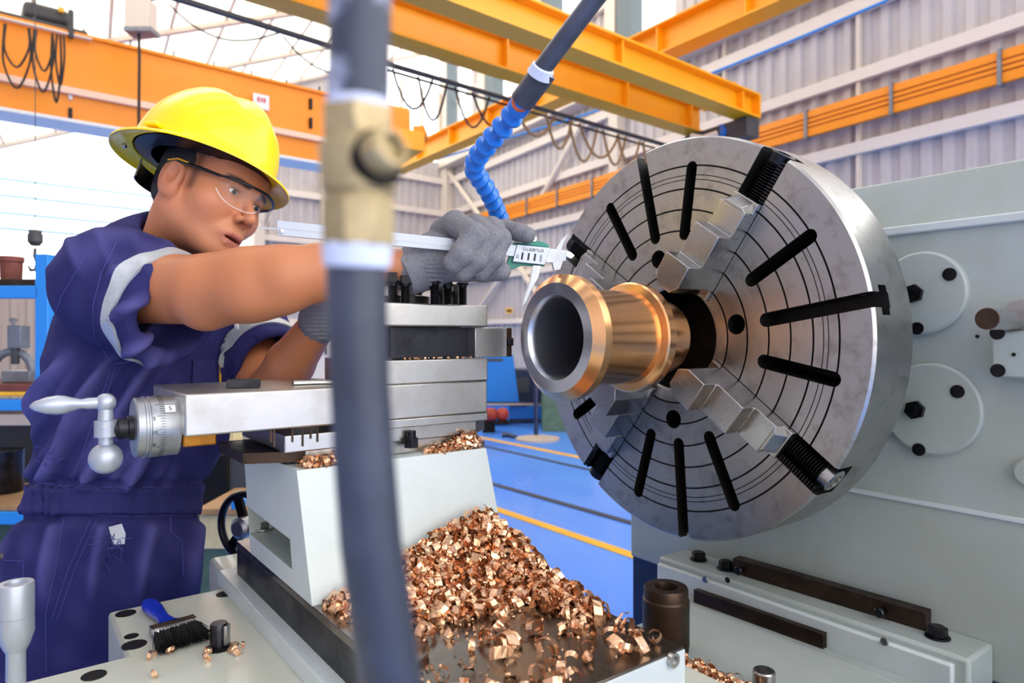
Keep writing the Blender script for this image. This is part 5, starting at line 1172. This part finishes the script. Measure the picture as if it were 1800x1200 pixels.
TS_ = frame(CF(*C(22, 660, 3.4)), -FW, RT); ringp = [TS_ @ Vector((.10*math.cos(a), .10*math.sin(a)+.02, 0)) for a in np.linspace(-.1, math.pi+.1, 24)]
MB().tube(ringp, .02, 10).build('arch', 'cast_grey', sr); cbox(sr, 'foot', 'cast_grey', 2, 52, 652, 672, 3.36, .12); cbox(sr, 'clamp_head', 'cast_grey', 12, 36, 572, 612, 3.36, .07); cbox(sr, 'jaw_bar', 'hoist_grey', 18, 28, 610, 640, 3.36, .03)
MB().lathe([(.008, 0), (.008, .02), (.018, .022), (.018, .032), (.008, .036)], 16, frame(CF(*C(24, 572, 3.4)), UP)).build('clamp_knob', 'cast_grey', sr)
dr = thing('steel_drum', 'shiny dark steel drum on the lower shelf of the blue rack', 'drum', CF(*C(6, 830, 3.4))); MB().lathe([(.085, 0), (.088, .01), (.088, .2), (.09, .205), (.09, .215), (.08, .215)], 32, frame(CF(*C(6, 864, 3.5)), UP)).build('drum_shell', 'dark_steel', dr)
cbx = thing('parts_bin', 'pale wooden bin with odds and ends behind the hand wheel', 'bin', base(395, 2.6)); cbox(cbx, 'bin_front', 'pale_plank', 350, 450, 905, 965, 2.6, .34); cbox(cbx, 'bin_top', 'tan_wood', 345, 455, 894, 906, 2.58, .36); cbox(cbx, 'bin_stand', 'green_paint', 350, 450, 958, pyf(2.6), 2.62, .38); cbox(cbx, 'blue_rag', 'rack_blue', 405, 425, 880, 896, 2.58, .05)
dk = thing('machine_cabinet', 'dark grey cabinet between the coverall and the white pedestal', 'cabinet', base(400, 3.0)); cbox(dk, 'cabinet_body', 'hoist_grey', 345, 450, 790, pyf(3.0), 3.02, .5); cbox(dk, 'cabinet_door', 'cast_dark', 352, 400, 800, 1050, 3.0, .02); cbox(dk, 'pale_sheet', 'pale_plank', 395, 412, 757, 790, 3.1, .1)
lk = thing('tool_lockers', 'row of pale lockers behind the arms of the person', 'lockers', base(540, 5.2)); cbox(lk, 'locker_body', 'steel_cream', 498, 800, 560, pyf(5.2), 5.22, .5)
for k in range(7):
    x_ = 503+k*42; dl = cbox(lk, 'locker_door', 'wall_girt', x_, x_+36, 566, 860, 5.2, .02); cbox(dl, 'door_slot', 'hoist_grey', x_+6, x_+32, 578, 583, 5.195, .005, 0); cbox(dl, 'handle', 'hoist_grey', x_+26, x_+29, 605, 622, 5.18, .02, 0)
bp = tag(cbox(None, 'blue_post', 'rack_blue', 462, 492, 540, pyf(4.6), 4.6, .1), 'blue steel post behind the raised arm', 'post')
bm_ = thing('blue_press', 'bright blue machine with tray standing on the far floor left of the bushing', 'machine', base(880, 10.2))
def bpoly(t, name, mat, pts, d, dep):
    a = [CF(*C(*p, d)) for p in pts]; b = [p+FW*dep for p in a]; n = len(pts)
    return MB().add(a+b, [tuple(range(n)), tuple(range(2*n-1, n-1, -1))]+[(i, n+i, n+(i+1) % n, (i+1) % n) for i in range(n)]).build(name, mat, t)
bpoly(bm_, 'housing', 'machine_blue', [(834, 625), (902, 625), (912, 706), (834, 706)], 10.2, .8); cbox(bm_, 'dark_gap', 'navy_paint', 834, 925, 704, 714, 10.25, .8); cbox(bm_, 'tray', 'machine_blue', 834, 895, 712, 738, 10.0, .9); cbox(bm_, 'tray', 'machine_blue', 893, 955, 714, 736, 10.3, .8); cbox(bm_, 'dark_base', 'navy_paint', 835, 955, 735, pyf(10.3), 10.3, .6); cbox(bm_, 'side_box', 'navy_paint', 905, 960, 650, 712, 10.4, .6); cbox(bm_, 'motor_box', 'hoist_grey', 908, 930, 664, 690, 10.35, .3); cbox(bm_, 'vent', 'hoist_grey', 846, 884, 630, 635, 10.19, .02, 0); cbox(bm_, 'cable_strip', 'tan_disc', 838, 955, 709, 712, 9.98, .03, 0)
rd_ = thing('red_motor', 'small red machine lying on the blue floor before the blue machine', 'motor', base(865, 9.3)); MB().lathe([(.05, 0), (.09, .02), (.09, .18), (.06, .22), (.09, .26), (.09, .34), (.04, .38)], 18, frame(CF(*C(845, 728, 9.3))+UP*.0, RT)).build('red_casing', 'red_paint', rd_); cbox(rd_, 'foot_plate', 'cast_dark', 868, 894, 741, 746, 9.2, .15); cbox(rd_, 'support', 'cast_dark', 848, 870, 736, pyf(9.3), 9.3, .2)
ps = thing('pole_stand', 'dark upright pole on a round tan base on the far blue floor', 'stand', base(943, 8.7)); B0 = Vector(base(945, 8.7)); MB().lathe([(.28, 0), (.28, .02), (.1, .05), (.04, .06)], 36, frame(B0, UP)).build('round_base', 'tan_disc', ps); MB().lathe([(.028, .05), (.028, 1.3), (.02, 1.32)], 16, frame(B0-RT*.02, UP)).build('pole', 'navy_paint', ps)
wr = thing('hand_tool', 'small dark hand tool left on the floor by the pole stand', 'tool', base(893, 9.0)); B0 = Vector(base(893, 8.9)); MB().tube([B0+UP*.03-RT*.08, B0+UP*.03, B0+UP*.03+RT*.1-FW*.15], [.045, .03, .022], 10).build('tool_body', 'navy_paint', wr)
gb = thing('green_machine', 'green machine base partly hidden by the chuck and pole', 'machine', base(985, 9.4)); cbox(gb, 'green_casing', 'green_paint', 954, 1040, 690, pyf(9.4), 9.4, .6); cbox(gb, 'green_head', 'green_paint', 962, 1040, 640, 690, 9.5, .4)
wp = at(1006, 1028, 1.38); tag(MB().bb((-.018, -.012, -(wp.z)), (.018, .012, 0), frame(wp, UP, RT)).build('wooden_board', 'pale_plank', loc=(wp.x, wp.y, 0), bevel=.002), 'upright pale wooden board end showing beyond the heap of chips', 'board')
YW = rp(907, 546)-FW*.02
yp = thing('warning_plate', 'small yellow plate on the far wall girt left of the bushing', 'sign', YW); MB().box((0, 0, 0), (.17, .13, .02), frame(YW, -FW, RT)).build('plate', 'line_yellow', yp); MB().box((0, 0, .012), (.12, .05, .01), frame(YW, -FW, RT)).build('dark_mark', 'ink_black', yp)
for o in bpy.data.objects:
    if '_o' in o: del o['_o']
